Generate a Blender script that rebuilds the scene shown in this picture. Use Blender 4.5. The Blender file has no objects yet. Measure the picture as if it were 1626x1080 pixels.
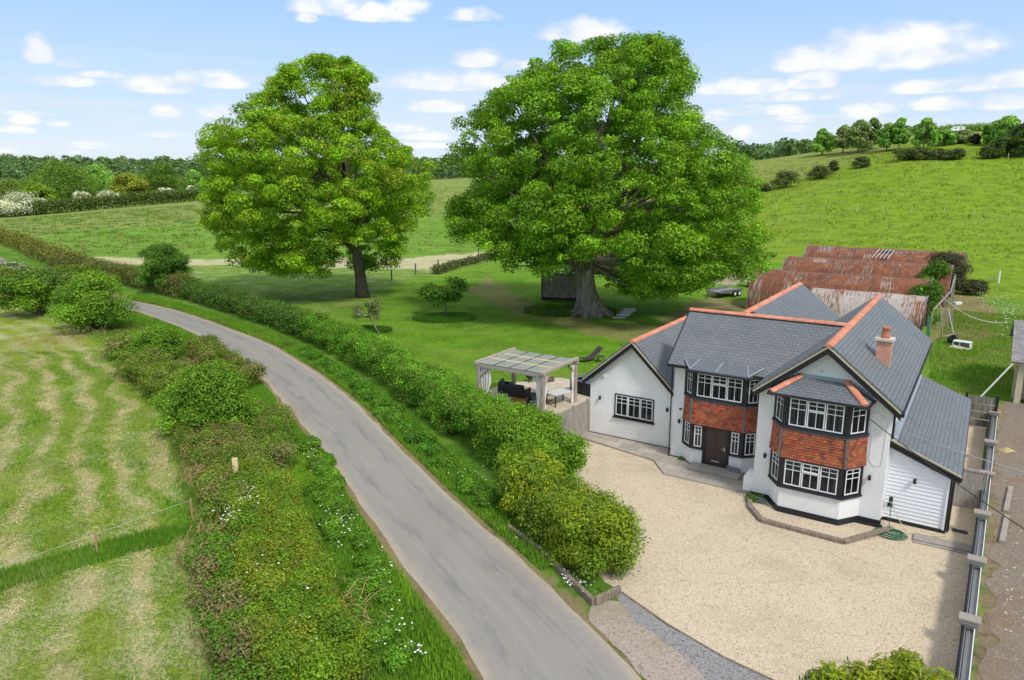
import bpy, math, random
import numpy as np
from mathutils import Vector
from mathutils.geometry import tessellate_polygon
R = math.radians
random.seed(7)
rng = np.random.default_rng(11)
S = bpy.context.scene
C = S.collection

# ------------------------------------------------------------------ camera
CH, PITCH, FPX = 13.0, R(12.66), 1150.0
cam = bpy.data.cameras.new('camera'); co = bpy.data.objects.new('camera', cam); C.objects.link(co)
cam.sensor_width = 36; cam.lens = FPX * 36 / 1626
cam.clip_start = 0.5; cam.clip_end = 9000
co.location = (0, 0, CH); co.rotation_euler = (R(90) - PITCH, 0, 0)
S.camera = co

# ------------------------------------------------------------------ light
SUN_EL, SUN_AZ = R(50), math.atan2(0.52, -0.85)       # direction towards the sun, clockwise from +Y
sd = Vector((math.sin(SUN_AZ) * math.cos(SUN_EL), math.cos(SUN_AZ) * math.cos(SUN_EL), math.sin(SUN_EL)))
sun = bpy.data.lights.new('sun', 'SUN'); so = bpy.data.objects.new('sun', sun); C.objects.link(so)
sun.energy = 2.1; sun.angle = R(9); sun.color = (1, .96, .9)
so.rotation_euler = sd.to_track_quat('Z', 'Y').to_euler(); so.location = (20, -30, 60)

S.view_settings.view_transform = 'Standard'; S.view_settings.look = 'None'
S.view_settings.exposure = 0.46; S.view_settings.gamma = 1
S.render.resolution_x = 1024; S.render.resolution_y = 680
S.render.engine = 'CYCLES'

class NT:
    """small helper for node trees"""
    def __init__(s, tree): s.t = tree; s.n = tree.nodes; s.l = tree.links
    def node(s, typ, **kw):
        n = s.n.new(typ)
        for k, v in kw.items():
            if k == 'ins':
                for a, b in v.items():
                    if isinstance(b, bpy.types.NodeSocket): s.l.new(b, n.inputs[a])
                    else: n.inputs[a].default_value = b
            else: setattr(n, k, v)
        return n
    def math(s, op, a, b=0.0, c=0.0, clamp=False):
        n = s.node('ShaderNodeMath', operation=op, use_clamp=clamp)
        for i, v in enumerate((a, b, c)):
            if isinstance(v, bpy.types.NodeSocket): s.l.new(v, n.inputs[i])
            else: n.inputs[i].default_value = v
        return n.outputs[0]
    def mix(s, f, a, b, typ='MIX'):
        n = s.node('ShaderNodeMix', data_type='RGBA', blend_type=typ)
        for i, v in ((0, f), (6, a), (7, b)):
            if isinstance(v, bpy.types.NodeSocket): s.l.new(v, n.inputs[i])
            elif i == 0: n.inputs[0].default_value = v
            else: n.inputs[i].default_value = (*v, 1)
        return n.outputs[2]
    def noise(s, vec, scale, detail=4, rough=.55, out=0, dist=0.0):
        n = s.node('ShaderNodeTexNoise', ins={'Scale': scale, 'Detail': detail, 'Roughness': rough, 'Distortion': dist})
        if vec is not None: s.l.new(vec, n.inputs['Vector'])
        return n.outputs[out]
    def ramp(s, f, lo, hi):
        n = s.node('ShaderNodeMapRange', ins={'Value': f, 'From Min': lo, 'From Max': hi}); n.clamp = True
        return n.outputs[0]
    def mapv(s, vec, scale=(1, 1, 1), loc=(0, 0, 0), rot=(0, 0, 0)):
        return s.node('ShaderNodeMapping', ins={'Vector': vec, 'Scale': scale, 'Location': loc, 'Rotation': rot}).outputs[0]

# ------------------------------------------------------------------ sky with clouds
w = bpy.data.worlds.new("World"); S.world = w; w.use_nodes = True
t = NT(w.node_tree); t.n.clear()
sky = t.node('ShaderNodeTexSky', sky_type='NISHITA', sun_disc=False, sun_elevation=SUN_EL, sun_rotation=SUN_AZ, altitude=50, air_density=1.0, dust_density=.6, ozone_density=1.5)
tc = t.node('ShaderNodeTexCoord').outputs['Generated']
sep = t.node('ShaderNodeSeparateXYZ', ins={0: tc})
X, Y, Z = sep.outputs
az = t.math('ARCTAN2', X, Y)                      # 0 towards +Y
hyp = t.math('SQRT', t.math('ADD', t.math('MULTIPLY', X, X), t.math('MULTIPLY', Y, Y)))
el = t.math('ARCTAN2', Z, hyp)
# (px, py, half width, half height, strength) of the clouds the photo shows, turned into azimuth/elevation
CL = [(1420, 88, 150, 30, 1.0), (1275, 100, 48, 22, .9), (1550, 74, 45, 10, .45), (922, 54, 66, 18, .95), (520, 12, 58, 18, 1.0), (600, 26, 60, 14, .8), (645, 14, 40, 14, .8),
      (755, 26, 55, 12, .45), (62, 88, 30, 18, .8), (108, 102, 30, 7, .35), (758, 98, 42, 14, .9), (735, 135, 130, 17, .9), (820, 108, 40, 10, .6),
      (250, 138, 75, 15, .8), (330, 130, 70, 14, .7), (90, 130, 80, 9, .5), (265, 180, 30, 9, .75), (345, 180, 34, 12, .8), (690, 172, 50, 12, .9),
      (1290, 132, 45, 15, 1.0), (1180, 142, 85, 14, .85), (1250, 155, 90, 10, .5), (1500, 140, 110, 11, .7), (1600, 132, 60, 12, .7),
      (1490, 168, 50, 11, .9), (1380, 175, 60, 10, .6), (1600, 165, 45, 13, .9), (1190, 178, 90, 10, .7), (1370, 180, 30, 11, .9), (1300, 190, 120, 8, .6),
      (1180, 215, 30, 12, .8), (1250, 205, 60, 7, .6), (40, 192, 30, 7, .8), (90, 197, 25, 5, .6), (25, 208, 40, 6, .8), (130, 232, 120, 6, .7), (60, 240, 90, 6, .6),
      (270, 215, 60, 6, .6), (620, 205, 80, 9, .7), (680, 218, 70, 8, .7), (650, 232, 90, 6, .6), (170, 120, 60, 6, .35), (490, 30, 20, 8, .7), (30, 180, 90, 4, .3), (1100, 190, 60, 8, .6)]
warp = t.node('ShaderNodeCombineXYZ', ins={0: t.math('MULTIPLY', az, 1.0), 1: t.math('MULTIPLY', el, 1.7), 2: 0.0}).outputs[0]
nz = t.noise(warp, 24, 6, .52)
nz2 = t.noise(warp, 7, 4, .5)
base = None
cp, sp = math.cos(PITCH), math.sin(PITCH)
for (px, py, hw, hh, st) in CL:
    u, v = (px - 813) / FPX, (540 - py) / FPX
    d = (u, cp + v * sp, -sp + v * cp); a0 = math.atan2(d[0], d[1]); e0 = math.atan2(d[2], math.hypot(d[0], d[1]))
    da = t.math('DIVIDE', t.math('SUBTRACT', az, a0), hw / FPX * math.cos(a0) ** 2 * 1.02)
    de = t.math('SUBTRACT', el, e0 - .15 * hh / FPX)
    # flatter base than top
    sgn = t.math('GREATER_THAN', de, 0.0)
    de = t.math('DIVIDE', de, t.math('MULTIPLY_ADD', sgn, 1.0 * hh / FPX, .5 * hh / FPX))
    q = t.math('ADD', t.math('MULTIPLY', da, da), t.math('MULTIPLY', de, de))
    m = t.math('MINIMUM', t.math('MULTIPLY', t.math('SUBTRACT', 1.0, q), 1.5), 1.0)
    m = t.math('ADD', t.math('MAXIMUM', m, -1.3), (st - 1) * 1.0)
    base = m if base is None else t.math('MAXIMUM', base, m)
f = t.math('ADD', base, t.math('MULTIPLY', t.math('SUBTRACT', nz, .5), 3.6))
cloud = t.ramp(f, -.35, .80)
# thin general haze-cloud streaks near the horizon, and broken cloud overhead, unseen and thickened to whiten the skylight
streak = t.noise(t.node('ShaderNodeCombineXYZ', ins={0: t.math('MULTIPLY', az, 5.0), 1: t.math('MULTIPLY', el, 45.0), 2: 3.1}).outputs[0], 1.0, 5, .6)
low = t.math('MULTIPLY', t.ramp(streak, .40, .66), t.math('MULTIPLY', t.ramp(el, .17, .03), .9))
over = t.math('MULTIPLY', t.ramp(t.noise(tc, 2.2, 6, .6), .42, .56), t.ramp(el, .26, .5))
tot = t.math('MAXIMUM', t.math('MAXIMUM', cloud, low), over)
# whole sky: physical sky; clouds brighter; pale veil at the horizon
grad = t.mix(t.ramp(el, .0, .21), (5.9, 6.9, 7.9), (3.4, 5.4, 8.5))
grad = t.mix(t.ramp(el, .25, .6), grad, (5.2, 5.6, 6.1))
veil = t.mix(.8, sky.outputs[0], grad)
shade = t.ramp(t.math('ADD', f, t.math('MULTIPLY', t.math('SUBTRACT', nz2, .5), 2.0)), .2, 2.0)
cc = t.mix(shade, (6.3, 6.75, 7.5), (9.2, 9.0, 9.1))
fin = t.mix(t.math('MULTIPLY', tot, .92), veil, cc)
bg = t.node('ShaderNodeBackground', ins={'Color': fin, 'Strength': 0.094})
t.l.new(bg.outputs[0], t.node('ShaderNodeOutputWorld').inputs[0])

# ------------------------------------------------------------------ terrain and placing helpers
def ss(a, b, x):
    q = np.clip((np.asarray(x, float) - a) / (b - a), 0, 1); return q * q * (3 - 2 * q)
def T(x, y):
    """height of the land at x, y: flat round the house, a hill rising to the right rear, rolling far land"""
    x = np.asarray(x, float); y = np.asarray(y, float)
    r = np.hypot(x, y); p = 813 + 1150 * x / np.maximum(y, .25 * np.abs(x) + 1)
    K = np.interp(p, [-400, 0, 310, 700, 1000, 1203, 1303, 1418, 1500, 1575, 1700, 2400], [0, 0, 4.5, 12, 16, 20, 23.5, 28, 29, 28.5, 27, 20])
    R1 = np.interp(p, [0, 310, 700, 1203, 1800], [262, 300, 330, 320, 320])
    z = K * ss(105, R1, r)
    z = z - 4 * ss(335, 450, r) * (K / 28)
    f = ss(380, 900, r)
    return z * (1 - f) + f * np.interp(p, [0, 800, 1250, 1700], [23, 23, 34, 34]) * np.where(y > 0, 1, .3)
def Tz(x, y): return float(T(x, y))
def at(px, py, z=None):
    """the point of the land (or of the level z) that the photo shows at px, py"""
    u, v = (px - 813) / FPX, (540 - py) / FPX
    d = np.array([u, cp + v * sp, -sp + v * cp])
    if z is not None: k = (z - CH) / d[2]; return Vector((d[0] * k, d[1] * k, z))
    k = np.concatenate([np.arange(8, 120, .25), np.arange(120, 1500, 1.)])
    zz = CH + d[2] * k - T(d[0] * k, d[1] * k)
    i = int(np.argmax(zz < 0)) if (zz < 0).any() else len(k) - 1
    return Vector((d[0] * k[i], d[1] * k[i], Tz(d[0] * k[i], d[1] * k[i])))
def onY(px, py, y0):
    """x and z at depth y0"""
    u, v = (px - 813) / FPX, (540 - py) / FPX
    k = y0 / (cp + v * sp); return u * k, CH + (-sp + v * cp) * k
HA = R(33.3); HO = (4.03, 35.73)
def W(u, v, z=0.0):
    """house-aligned plan coordinates to world"""
    return Vector((HO[0] + math.cos(HA) * u + math.sin(HA) * v, HO[1] - math.sin(HA) * u + math.cos(HA) * v, z))

# ------------------------------------------------------------------ materials
def newmat(name):
    m = bpy.data.materials.new(name); m.use_nodes = True; t = NT(m.node_tree); t.n.clear()
    out = t.node('ShaderNodeOutputMaterial'); b = t.node('ShaderNodeBsdfPrincipled')
    t.l.new(b.outputs[0], out.inputs[0]); return m, t, b, out
def bump(t, b, h, strength=.4, dist=.02):
    n = t.node('ShaderNodeBump', ins={'Height': h, 'Strength': strength, 'Distance': dist}); t.l.new(n.outputs[0], b.inputs['Normal'])
def plain(name, col, rough=.6, metal=0, vary=.12, scale=3.0, spec=.4, bmp=0.0):
    m, t, b, out = newmat(name)
    o = t.node('ShaderNodeTexCoord').outputs['Object']
    n = t.noise(o, scale, 5, .6)
    c = t.mix(n, tuple(x * (1 - vary) for x in col), tuple(min(1, x * (1 + vary)) for x in col))
    t.l.new(c, b.inputs['Base Color']); b.inputs['Roughness'].default_value = rough; b.inputs['Metallic'].default_value = metal
    b.inputs['Specular IOR Level'].default_value = spec
    if bmp: bump(t, b, t.noise(o, scale * 12, 3, .6), bmp, .01)
    return m
M = {}
M['black'] = plain('black_paint', (.018, .017, .022), .45)
M['upvc'] = plain('white_frame_paint', (.86, .86, .86), .35, vary=.02)
M['render'] = None
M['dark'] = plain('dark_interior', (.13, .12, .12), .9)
M['lead'] = plain('lead_sheet', (.13, .145, .16), .7, vary=.25, scale=5, bmp=.2)
M['leadlight'] = plain('new_lead_flashing', (.30, .33, .36), .4, vary=.2, scale=6)
M['verge'] = plain('verge_mortar', (.50, .44, .31), .85, vary=.2)
M['steel'] = plain('brushed_handle', (.6, .6, .58), .3, metal=.8)
M['stone'] = plain('pale_cap_stone', (.62, .56, .50), .8, vary=.15, bmp=.2)
M['terra'] = plain('terracotta', (.52, .19, .11), .75, vary=.15)
M['concrete'] = plain('weathered_concrete', (.33, .29, .25), .9, vary=.3, scale=4, bmp=.4)
M['galv'] = plain('galvanised_metal', (.22, .22, .215), .4, metal=.3, vary=.3)
M['rattan'] = plain('dark_rattan', (.05, .045, .045), .7)
M['greycush'] = plain('grey_cushion', (.11, .125, .15), .9)
M['cloth'] = plain('white_curtain', (.78, .74, .72), .9, vary=.08)
M['orange'] = plain('orange_rug', (.50, .22, .05), .95, vary=.25)
M['yellow'] = plain('yellow_plastic', (.75, .38, .02), .5)
M['sack'] = plain('pale_yellow_sack', (.42, .34, .16), .8)
M['hose'] = plain('green_hose', (.01, .13, .07), .4)
M['hosey'] = plain('pale_hose', (.50, .47, .28), .5)
M['white'] = plain('dirty_white', (.70, .70, .68), .6, vary=.15)
M['cream'] = plain('cream_render', (.56, .50, .36), .85, vary=.2)
M['cableblk'] = plain('black_cable', (.02, .02, .02), .5)
M['cablewht'] = plain('pale_cable', (.55, .55, .52), .5)
M['fglass'] = plain('roof_glass_panel', (.33, .35, .31), .3, vary=.25, scale=1.2, spec=.6)
M['blind'] = plain('white_blind', (.55, .54, .52), .9)
M['pooltop'] = plain('tub_water', (.10, .17, .2), .1, vary=.4, scale=6)

def mat_render(name, col, brick=False):
    m, t, b, out = newmat(name)
    o = t.node('ShaderNodeTexCoord').outputs['Object']
    n = t.noise(o, 1.1, 6, .65); n2 = t.noise(t.mapv(o, (3, 3, .35)), 2.2, 4, .6)
    c = t.mix(t.ramp(n, .35, .75), col, tuple(x * .90 for x in col))
    c = t.mix(t.math('MULTIPLY', t.ramp(n2, .58, .82), .42), c, (.52, .50, .44))
    t.l.new(c, b.inputs['Base Color']); b.inputs['Roughness'].default_value = .8
    if brick:
        uv = t.node('ShaderNodeUVMap').outputs[0]
        br = t.node('ShaderNodeTexBrick', ins={'Vector': uv, 'Scale': 1.0, 'Mortar Size': .008, 'Brick Width': .225, 'Row Height': .075, 'Color1': (1, 1, 1, 1), 'Color2': (.8, .8, .8, 1), 'Mortar': (0, 0, 0, 1)})
        bump(t, b, br.outputs[0], .5, .012)
    else: bump(t, b, t.noise(o, 30, 4, .6), .25, .01)
    return m
M['wall'] = mat_render('white_render', (.87, .855, .83))
M['wallbrick'] = mat_render('white_painted_brick', (.87, .865, .85), True)
M['board'] = plain('white_weatherboard', (.83, .84, .86), .5, vary=.04)

def mat_slate(name, c1, c2, mort, w_=.28, h_=.17, rough=.55, moss=.0):
    m, t, b, out = newmat(name)
    uv = t.node('ShaderNodeUVMap').outputs[0]; o = t.node('ShaderNodeTexCoord').outputs['Object']
    uvw = t.node('ShaderNodeVectorMath', operation='ADD', ins={0: uv, 1: t.node('ShaderNodeVectorMath', operation='SCALE', ins={0: t.noise(uv, 4, 2, .5, out=1), 'Scale': .012}).outputs[0]}).outputs[0]
    br = t.node('ShaderNodeTexBrick', ins={'Vector': uvw, 'Scale': 1.0, 'Mortar Size': .009, 'Mortar Smooth': .3, 'Bias': .0, 'Brick Width': w_, 'Row Height': h_, 'Color1': (*c1, 1), 'Color2': (*c2, 1), 'Mortar': (*mort, 1)})
    n = t.noise(o, .7, 6, .7)
    c = t.mix(t.ramp(n, .3, .7), br.outputs[0], (1.22, 1.2, 1.15), 'MULTIPLY')
    if moss: c = t.mix(t.math('MULTIPLY', t.ramp(t.noise(o, 2.3, 6, .7), .52, .75), moss), c, (.16, .15, .08))
    t.l.new(c, b.inputs['Base Color']); b.inputs['Specular IOR Level'].default_value = .35
    t.l.new(t.math('MULTIPLY_ADD', t.noise(uv, 3, 3), .3, rough - .15), b.inputs['Roughness'])
    # each course tilts: saw-tooth height from the row position plus joints
    su = t.node('ShaderNodeSeparateXYZ', ins={0: uv}).outputs[1]
    saw = t.math('SUBTRACT', 1.0, t.math('FRACT', t.math('DIVIDE', su, h_)))
    h = t.math('ADD', t.math('MULTIPLY', saw, .6), t.math('MULTIPLY', t.math('SUBTRACT', 1.0, br.outputs['Fac']), 1.0))
    bump(t, b, h, .55, .012)
    return m
M['slate'] = mat_slate('blue_grey_slate', (.135, .149, .163), (.157, .170, .182), (.050, .054, .060), .32, .165)
M['oldslate'] = mat_slate('old_mossy_slate', (.20, .19, .20), (.30, .28, .28), (.06, .06, .06), .3, .2, .8, .5)
M['brick'] = mat_slate('red_brick', (.50, .19, .12), (.60, .26, .17), (.58, .50, .42), .225, .078, .85)
M['paver'] = mat_slate('grey_flagstone', (.30, .27, .23), (.40, .36, .31), (.10, .085, .07), .9, .62, .85)
M['deckpaver'] = mat_slate('pale_patio_flagstone', (.44, .38, .30), (.54, .47, .38), (.30, .26, .2), .6, .6, .85)

def mat_attr(name, rough=.6, transl=0.0, vary=.25, nscale=6.0, spec=.3, bmp=0.0):
    """colour comes from the per-face colour attribute of the mesh"""
    m, t, b, out = newmat(name)
    a = t.node('ShaderNodeAttribute', attribute_name='tint').outputs['Color']
    o = t.node('ShaderNodeTexCoord').outputs['Object']
    n = t.noise(o, nscale, 3, .6)
    c = t.mix(1.0, a, t.mix(n, (1 - vary,) * 3, (1 + vary,) * 3), 'MULTIPLY')
    t.l.new(c, b.inputs['Base Color']); b.inputs['Roughness'].default_value = rough; b.inputs['Specular IOR Level'].default_value = spec
    if bmp: bump(t, b, t.noise(o, 30, 4), bmp, .01)
    if transl:
        tr = t.node('ShaderNodeBsdfTranslucent', ins={'Color': t.mix(1.0, c, (1.25, 1.25, .45), 'MULTIPLY')})
        mx = t.node('ShaderNodeMixShader', ins={0: transl}); t.l.new(b.outputs[0], mx.inputs[1]); t.l.new(tr.outputs[0], mx.inputs[2])
        t.l.new(mx.outputs[0], out.inputs[0])
    return m
M['leaf'] = mat_attr('leaf', .5, .32, .22, .9)
M['blade'] = mat_attr('grass_blade', .7, .25, .15, 1.5)
M['tile'] = mat_attr('clay_tile', .75, 0, .2, 9, .3, .3)
M['flower'] = plain('white_flower', (.85, .86, .8), .8, vary=.05)

def mat_bark(name, c1, c2, sc=1.0):
    m, t, b, out = newmat(name)
    o = t.node('ShaderNodeTexCoord').outputs['Object']
    n = t.noise(t.mapv(o, (5 * sc, 5 * sc, .8 * sc)), 1.0, 7, .7)
    t.l.new(t.mix(t.ramp(n, .35, .68), c1, c2), b.inputs['Base Color']); b.inputs['Roughness'].default_value = .9
    bump(t, b, n, .9, .12 / sc); return m
M['bark'] = mat_bark('oak_bark', (.12, .10, .075), (.40, .35, .28))
M['bark2'] = mat_bark('dark_bark', (.07, .055, .04), (.20, .165, .12), 2)
M['wood'] = mat_bark('weathered_oak_beam', (.30, .24, .20), (.56, .48, .42), 3)
M['woodgrey'] = mat_bark('grey_fence_timber', (.24, .22, .19), (.46, .42, .37), 2.4)
M['sleeper'] = mat_bark('old_sleeper', (.12, .09, .06), (.38, .31, .24), 3)
M['palebatten'] = plain('pale_batten', (.72, .58, .34), .7)
M['twig'] = plain('dead_twig', (.42, .28, .14), .9, vary=.3)
M['hutwood'] = mat_bark('brown_hut_boards', (.16, .12, .08), (.50, .42, .32), 1.2)
M['shedboards'] = mat_bark('grey_shed_boards', (.10, .09, .075), (.36, .34, .30), 1.5)

def mat_rust(name, white=.0):
    m, t, b, out = newmat(name)
    uv = t.node('ShaderNodeUVMap').outputs[0]; o = t.node('ShaderNodeTexCoord').outputs['Object']
    rnd = t.math('MULTIPLY', t.node('ShaderNodeObjectInfo').outputs['Random'], 57.0)
    uvo = t.node('ShaderNodeVectorMath', operation='ADD', ins={0: uv, 1: t.node('ShaderNodeCombineXYZ', ins={0: t.math('MULTIPLY', t.math('FLOOR', rnd), .95), 1: t.math('MULTIPLY', rnd, .37)}).outputs[0]}).outputs[0]
    br = t.node('ShaderNodeTexBrick', ins={'Vector': uvo, 'Scale': 1.0, 'Mortar Size': .02, 'Brick Width': .95, 'Row Height': 2.9, 'Color1': (0, 0, 0, 1), 'Color2': (1, 1, 1, 1), 'Mortar': (.5, .5, .5, 1)}); br.offset = .0
    pan = br.outputs[0]
    n = t.noise(t.mapv(o, (1, 1, 1)), 1.3, 7, .72); nf = t.noise(t.mapv(uv, (9, .9, 1)), 1.0, 6, .7)
    c = t.mix(t.ramp(n, .3, .7), (.10, .034, .018), (.33, .105, .038))
    c = t.mix(t.math('MULTIPLY', pan, .6), c, (.17, .062, .034))
    c = t.mix(t.math('MULTIPLY', t.ramp(n, .58, .74), .7), c, (.40, .19, .07))
    c = t.mix(t.math('MULTIPLY', t.ramp(pan, .84, .90), t.ramp(nf, .46, .60)), c, (.40, .33, .26))
    c = t.mix(t.math('MULTIPLY', t.ramp(t.noise(o, .55, 6, .7), .5, .62), .5), c, (.07, .035, .022))
    # pale remnants of paint in streaks, and light lap joints
    th = t.math('ADD', nf, t.math('MULTIPLY', pan, .16 if white else .10))
    c = t.mix(t.math('MULTIPLY', t.ramp(th, .50 if white else .60, .60 if white else .70), .85), c, (.47, .43, .40) if white else (.36, .32, .27))
    c = t.mix(t.math('MULTIPLY', br.outputs['Fac'], t.ramp(t.noise(o, 1.1, 6, .7), .52, .62)), c, (.46, .38, .30))
    t.l.new(c, b.inputs['Base Color']); b.inputs['Roughness'].default_value = .8
    su = t.node('ShaderNodeSeparateXYZ', ins={0: uv}).outputs[0]
    bump(t, b, t.math('SINE', t.math('MULTIPLY', su, 2 * math.pi / .18)), .25, .02)
    return m
M['rust'] = mat_rust('rusty_corrugated_iron'); M['rustwhite'] = mat_rust('flaking_painted_iron', 1)

def mat_gravel(name, c1, c2, c3, scale=22., stain=(.30, .26, .16), sa=.25, bm=.7):
    m, t, b, out = newmat(name)
    o = t.node('ShaderNodeTexCoord').outputs['Object']
    v = t.node('ShaderNodeTexVoronoi', ins={'Vector': o, 'Scale': scale})
    sepc = t.node('ShaderNodeSeparateColor', ins={0: v.outputs['Color']})
    c = t.mix(sepc.outputs[0], c1, c2)
    c = t.mix(t.ramp(sepc.outputs[1], .86, .90), c, c3)
    v2 = t.node('ShaderNodeTexVoronoi', ins={'Vector': o, 'Scale': scale * .3}); s2 = t.node('ShaderNodeSeparateColor', ins={0: v2.outputs['Color']})
    c = t.mix(t.math('MULTIPLY', t.ramp(s2.outputs[1], .93, .97), .55), c, c3)
    n = t.noise(o, .28, 6, .62); n2 = t.noise(o, 1.7, 5, .6)
    c = t.mix(t.math('MULTIPLY', t.ramp(n, .5, .72), sa), c, stain)
    c = t.mix(t.math('MULTIPLY', t.ramp(n2, .55, .8), sa * .8), c, tuple(x * .7 for x in c1))
    t.l.new(c, b.inputs['Base Color']); b.inputs['Roughness'].default_value = .9
    bump(t, b, v.outputs['Distance'], bm, .03); return m
M['gravel'] = mat_gravel('cream_gravel', (.60, .475, .325), (.84, .71, .52), (.33, .24, .16), 54, sa=.42)
M['chips'] = mat_gravel('grey_chippings', (.22, .21, .21), (.40, .38, .37), (.09, .09, .10), 40)
M['pinkdirt'] = mat_gravel('pinkish_dirt', (.36, .28, .23), (.46, .38, .32), (.22, .2, .16), 26, (.20, .2, .08), .6)
M['yard'] = mat_gravel('worn_tarmac_yard', (.175, .135, .10), (.215, .172, .135), (.36, .31, .24), 48, (.20, .12, .06), .75, .3)

def mat_road():
    m, t, b, out = newmat('worn_asphalt')
    o = t.node('ShaderNodeTexCoord').outputs['Object']
    a = t.node('ShaderNodeAttribute', attribute_name='across').outputs['Fac']       # metres from the centre line
    f = t.noise(o, 45, 3, .7); n = t.noise(o, .5, 6, .65); n2 = t.noise(o, 3.2, 5, .65)
    c = t.mix(f, (.205, .188, .165), (.34, .315, .275))
    c = t.mix(t.math('MULTIPLY', t.ramp(n, .45, .72), .35), c, (.22, .21, .20))
    tr = t.math('ABSOLUTE', t.math('SUBTRACT', t.math('ABSOLUTE', a), .85))         # worn wheel tracks
    al = t.node('ShaderNodeAttribute', attribute_name='along').outputs['Fac']
    lv = t.node('ShaderNodeCombineXYZ', ins={0: t.math('MULTIPLY', al, .42), 1: t.math('MULTIPLY', a, 2.2), 2: 0.0}).outputs[0]
    track = t.math('MULTIPLY', t.ramp(tr, .55, .05), t.ramp(t.noise(lv, 1.0, 7, .72), .46, .64))
    lane = t.math('MULTIPLY', t.ramp(t.noise(t.mapv(lv, (.3, 1, 1)), 1.3, 5, .6), .4, .65), .35)
    c = t.mix(lane, c, (.35, .325, .285))
    ck = t.node('ShaderNodeTexVoronoi', feature='DISTANCE_TO_EDGE', ins={'Vector': t.node('ShaderNodeVectorMath', operation='ADD', ins={0: o, 1: t.noise(o, 2.5, 4, .6, out=1)}).outputs[0], 'Scale': .45}).outputs['Distance']
    c = t.mix(t.math('MULTIPLY', t.math('MULTIPLY', t.ramp(ck, .022, .0), t.ramp(t.noise(o, .6, 3), .56, .64)), .22), c, (.12, .12, .12))
    c = t.mix(t.math('MULTIPLY', track, .62), c, (.12, .12, .13))
    patch = t.math('MULTIPLY', t.ramp(n2, .66, .76), .22)
    c = t.mix(patch, c, (.15, .15, .16))
    edge = t.ramp(t.math('ADD', t.math('ABSOLUTE', a), t.math('MULTIPLY', t.math('SUBTRACT', n2, .5), .8)), 1.55, 1.95)
    c = t.mix(t.math('MULTIPLY', edge, .6), c, (.46, .38, .27))
    t.l.new(c, b.inputs['Base Color']); b.inputs['Roughness'].default_value = .85
    bump(t, b, f, .4, .01); return m
M['road'] = mat_road()

def mat_ground():
    m, t, b, out = newmat('grass_and_mown_hay')
    o = t.node('ShaderNodeTexCoord').outputs['Object']
    col = t.node('ShaderNodeAttribute', attribute_name='gcol').outputs['Color']
    msk = t.node('ShaderNodeAttribute', attribute_name='gmask').outputs['Color']
    sp_ = t.node('ShaderNodeSeparateColor', ins={0: msk})
    straw, lawn, rough_ = sp_.outputs
    row = t.node('ShaderNodeAttribute', attribute_name='row').outputs['Fac']
    n0 = t.noise(o, .035, 5, .6); n1 = t.noise(o, .35, 6, .65); n2 = t.noise(o, 2.6, 6, .7); n3 = t.noise(t.mapv(o, (1, .55, 1)), 9, 8, .85)
    k = t.math('ADD', t.math('MULTIPLY', n1, .5), t.math('ADD', t.math('MULTIPLY', n2, .65), t.math('MULTIPLY', n3, .75)))
    k = t.math('MAXIMUM', t.math('MULTIPLY_ADD', k, 3.2, -2.04), .3)
    c = t.mix(1.0, col, t.node('ShaderNodeCombineColor', ins={0: k, 1: k, 2: k}).outputs[0], 'MULTIPLY')
    c = t.mix(t.math('MULTIPLY', t.ramp(n1, .5, .72), .38), c, (.20, .27, .03))      # yellower patches
    c = t.mix(t.math('MULTIPLY', t.ramp(n2, .56, .8), .34), c, (.035, .13, .012))      # lush clumps
    c = t.mix(t.math('MULTIPLY', t.ramp(n0, .5, .66), .30), c, (.22, .28, .06))
    nf = t.noise(t.mapv(o, (.12, .30, 1), rot=(0, 0, .3)), 1.0, 7, .72)
    c = t.mix(t.math('MULTIPLY', t.ramp(nf, .50, .68), .45), c, (.25, .30, .07))
    c = t.mix(t.math('MULTIPLY', t.ramp(nf, .46, .30), .40), c, (.06, .17, .012))
    # dead thatch in the lawn
    th = t.math('MULTIPLY', t.math('MULTIPLY', t.ramp(t.noise(t.mapv(o, (.45, 1.4, 1), rot=(0, 0, .5)), 1.6, 7, .8), .50, .66), lawn), .65)
    c = t.mix(th, c, (.34, .30, .10))
    # hay lying in rows
    s1 = t.noise(t.mapv(o, (.7, 2.4, 1), rot=(0, 0, -.35)), 4.5, 8, .82)
    wave = t.math('MULTIPLY', t.math('LESS_THAN', row, 0.0), t.math('SINE', t.math('MULTIPLY', row, 2 * math.pi / 1.75)))
    wave = t.math('MULTIPLY', wave, .035)
    big = t.math('MULTIPLY', t.math('SUBTRACT', t.noise(o, .45, 4, .6), .5), .50)
    hv = t.math('ADD', t.math('ADD', s1, wave), big)
    hf = t.math('MULTIPLY', t.ramp(t.math('ADD', hv, t.math('MULTIPLY', t.math('SUBTRACT', straw, .5), .40)), .46, .60), t.ramp(straw, .02, .2))
    hc = t.mix(t.ramp(n3, .35, .65), (.42, .39, .22), (.72, .66, .46))
    hc = t.mix(t.ramp(s1, .5, .72), hc, (.60, .47, .29))
    c = t.mix(t.math('MULTIPLY', hf, .72), c, hc)
    # bare earth and dead stems
    c = t.mix(t.math('MULTIPLY', rough_, t.ramp(n2, .36, .6)), c, t.mix(n3, (.16, .12, .065), (.38, .30, .18)))
    t.l.new(c, b.inputs['Base Color']); b.inputs['Roughness'].default_value = 1.0; b.inputs['Specular IOR Level'].default_value = .1
    bump(t, b, t.math('ADD', n3, n2), .8, .10)
    return m
M['ground'] = mat_ground()

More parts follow.
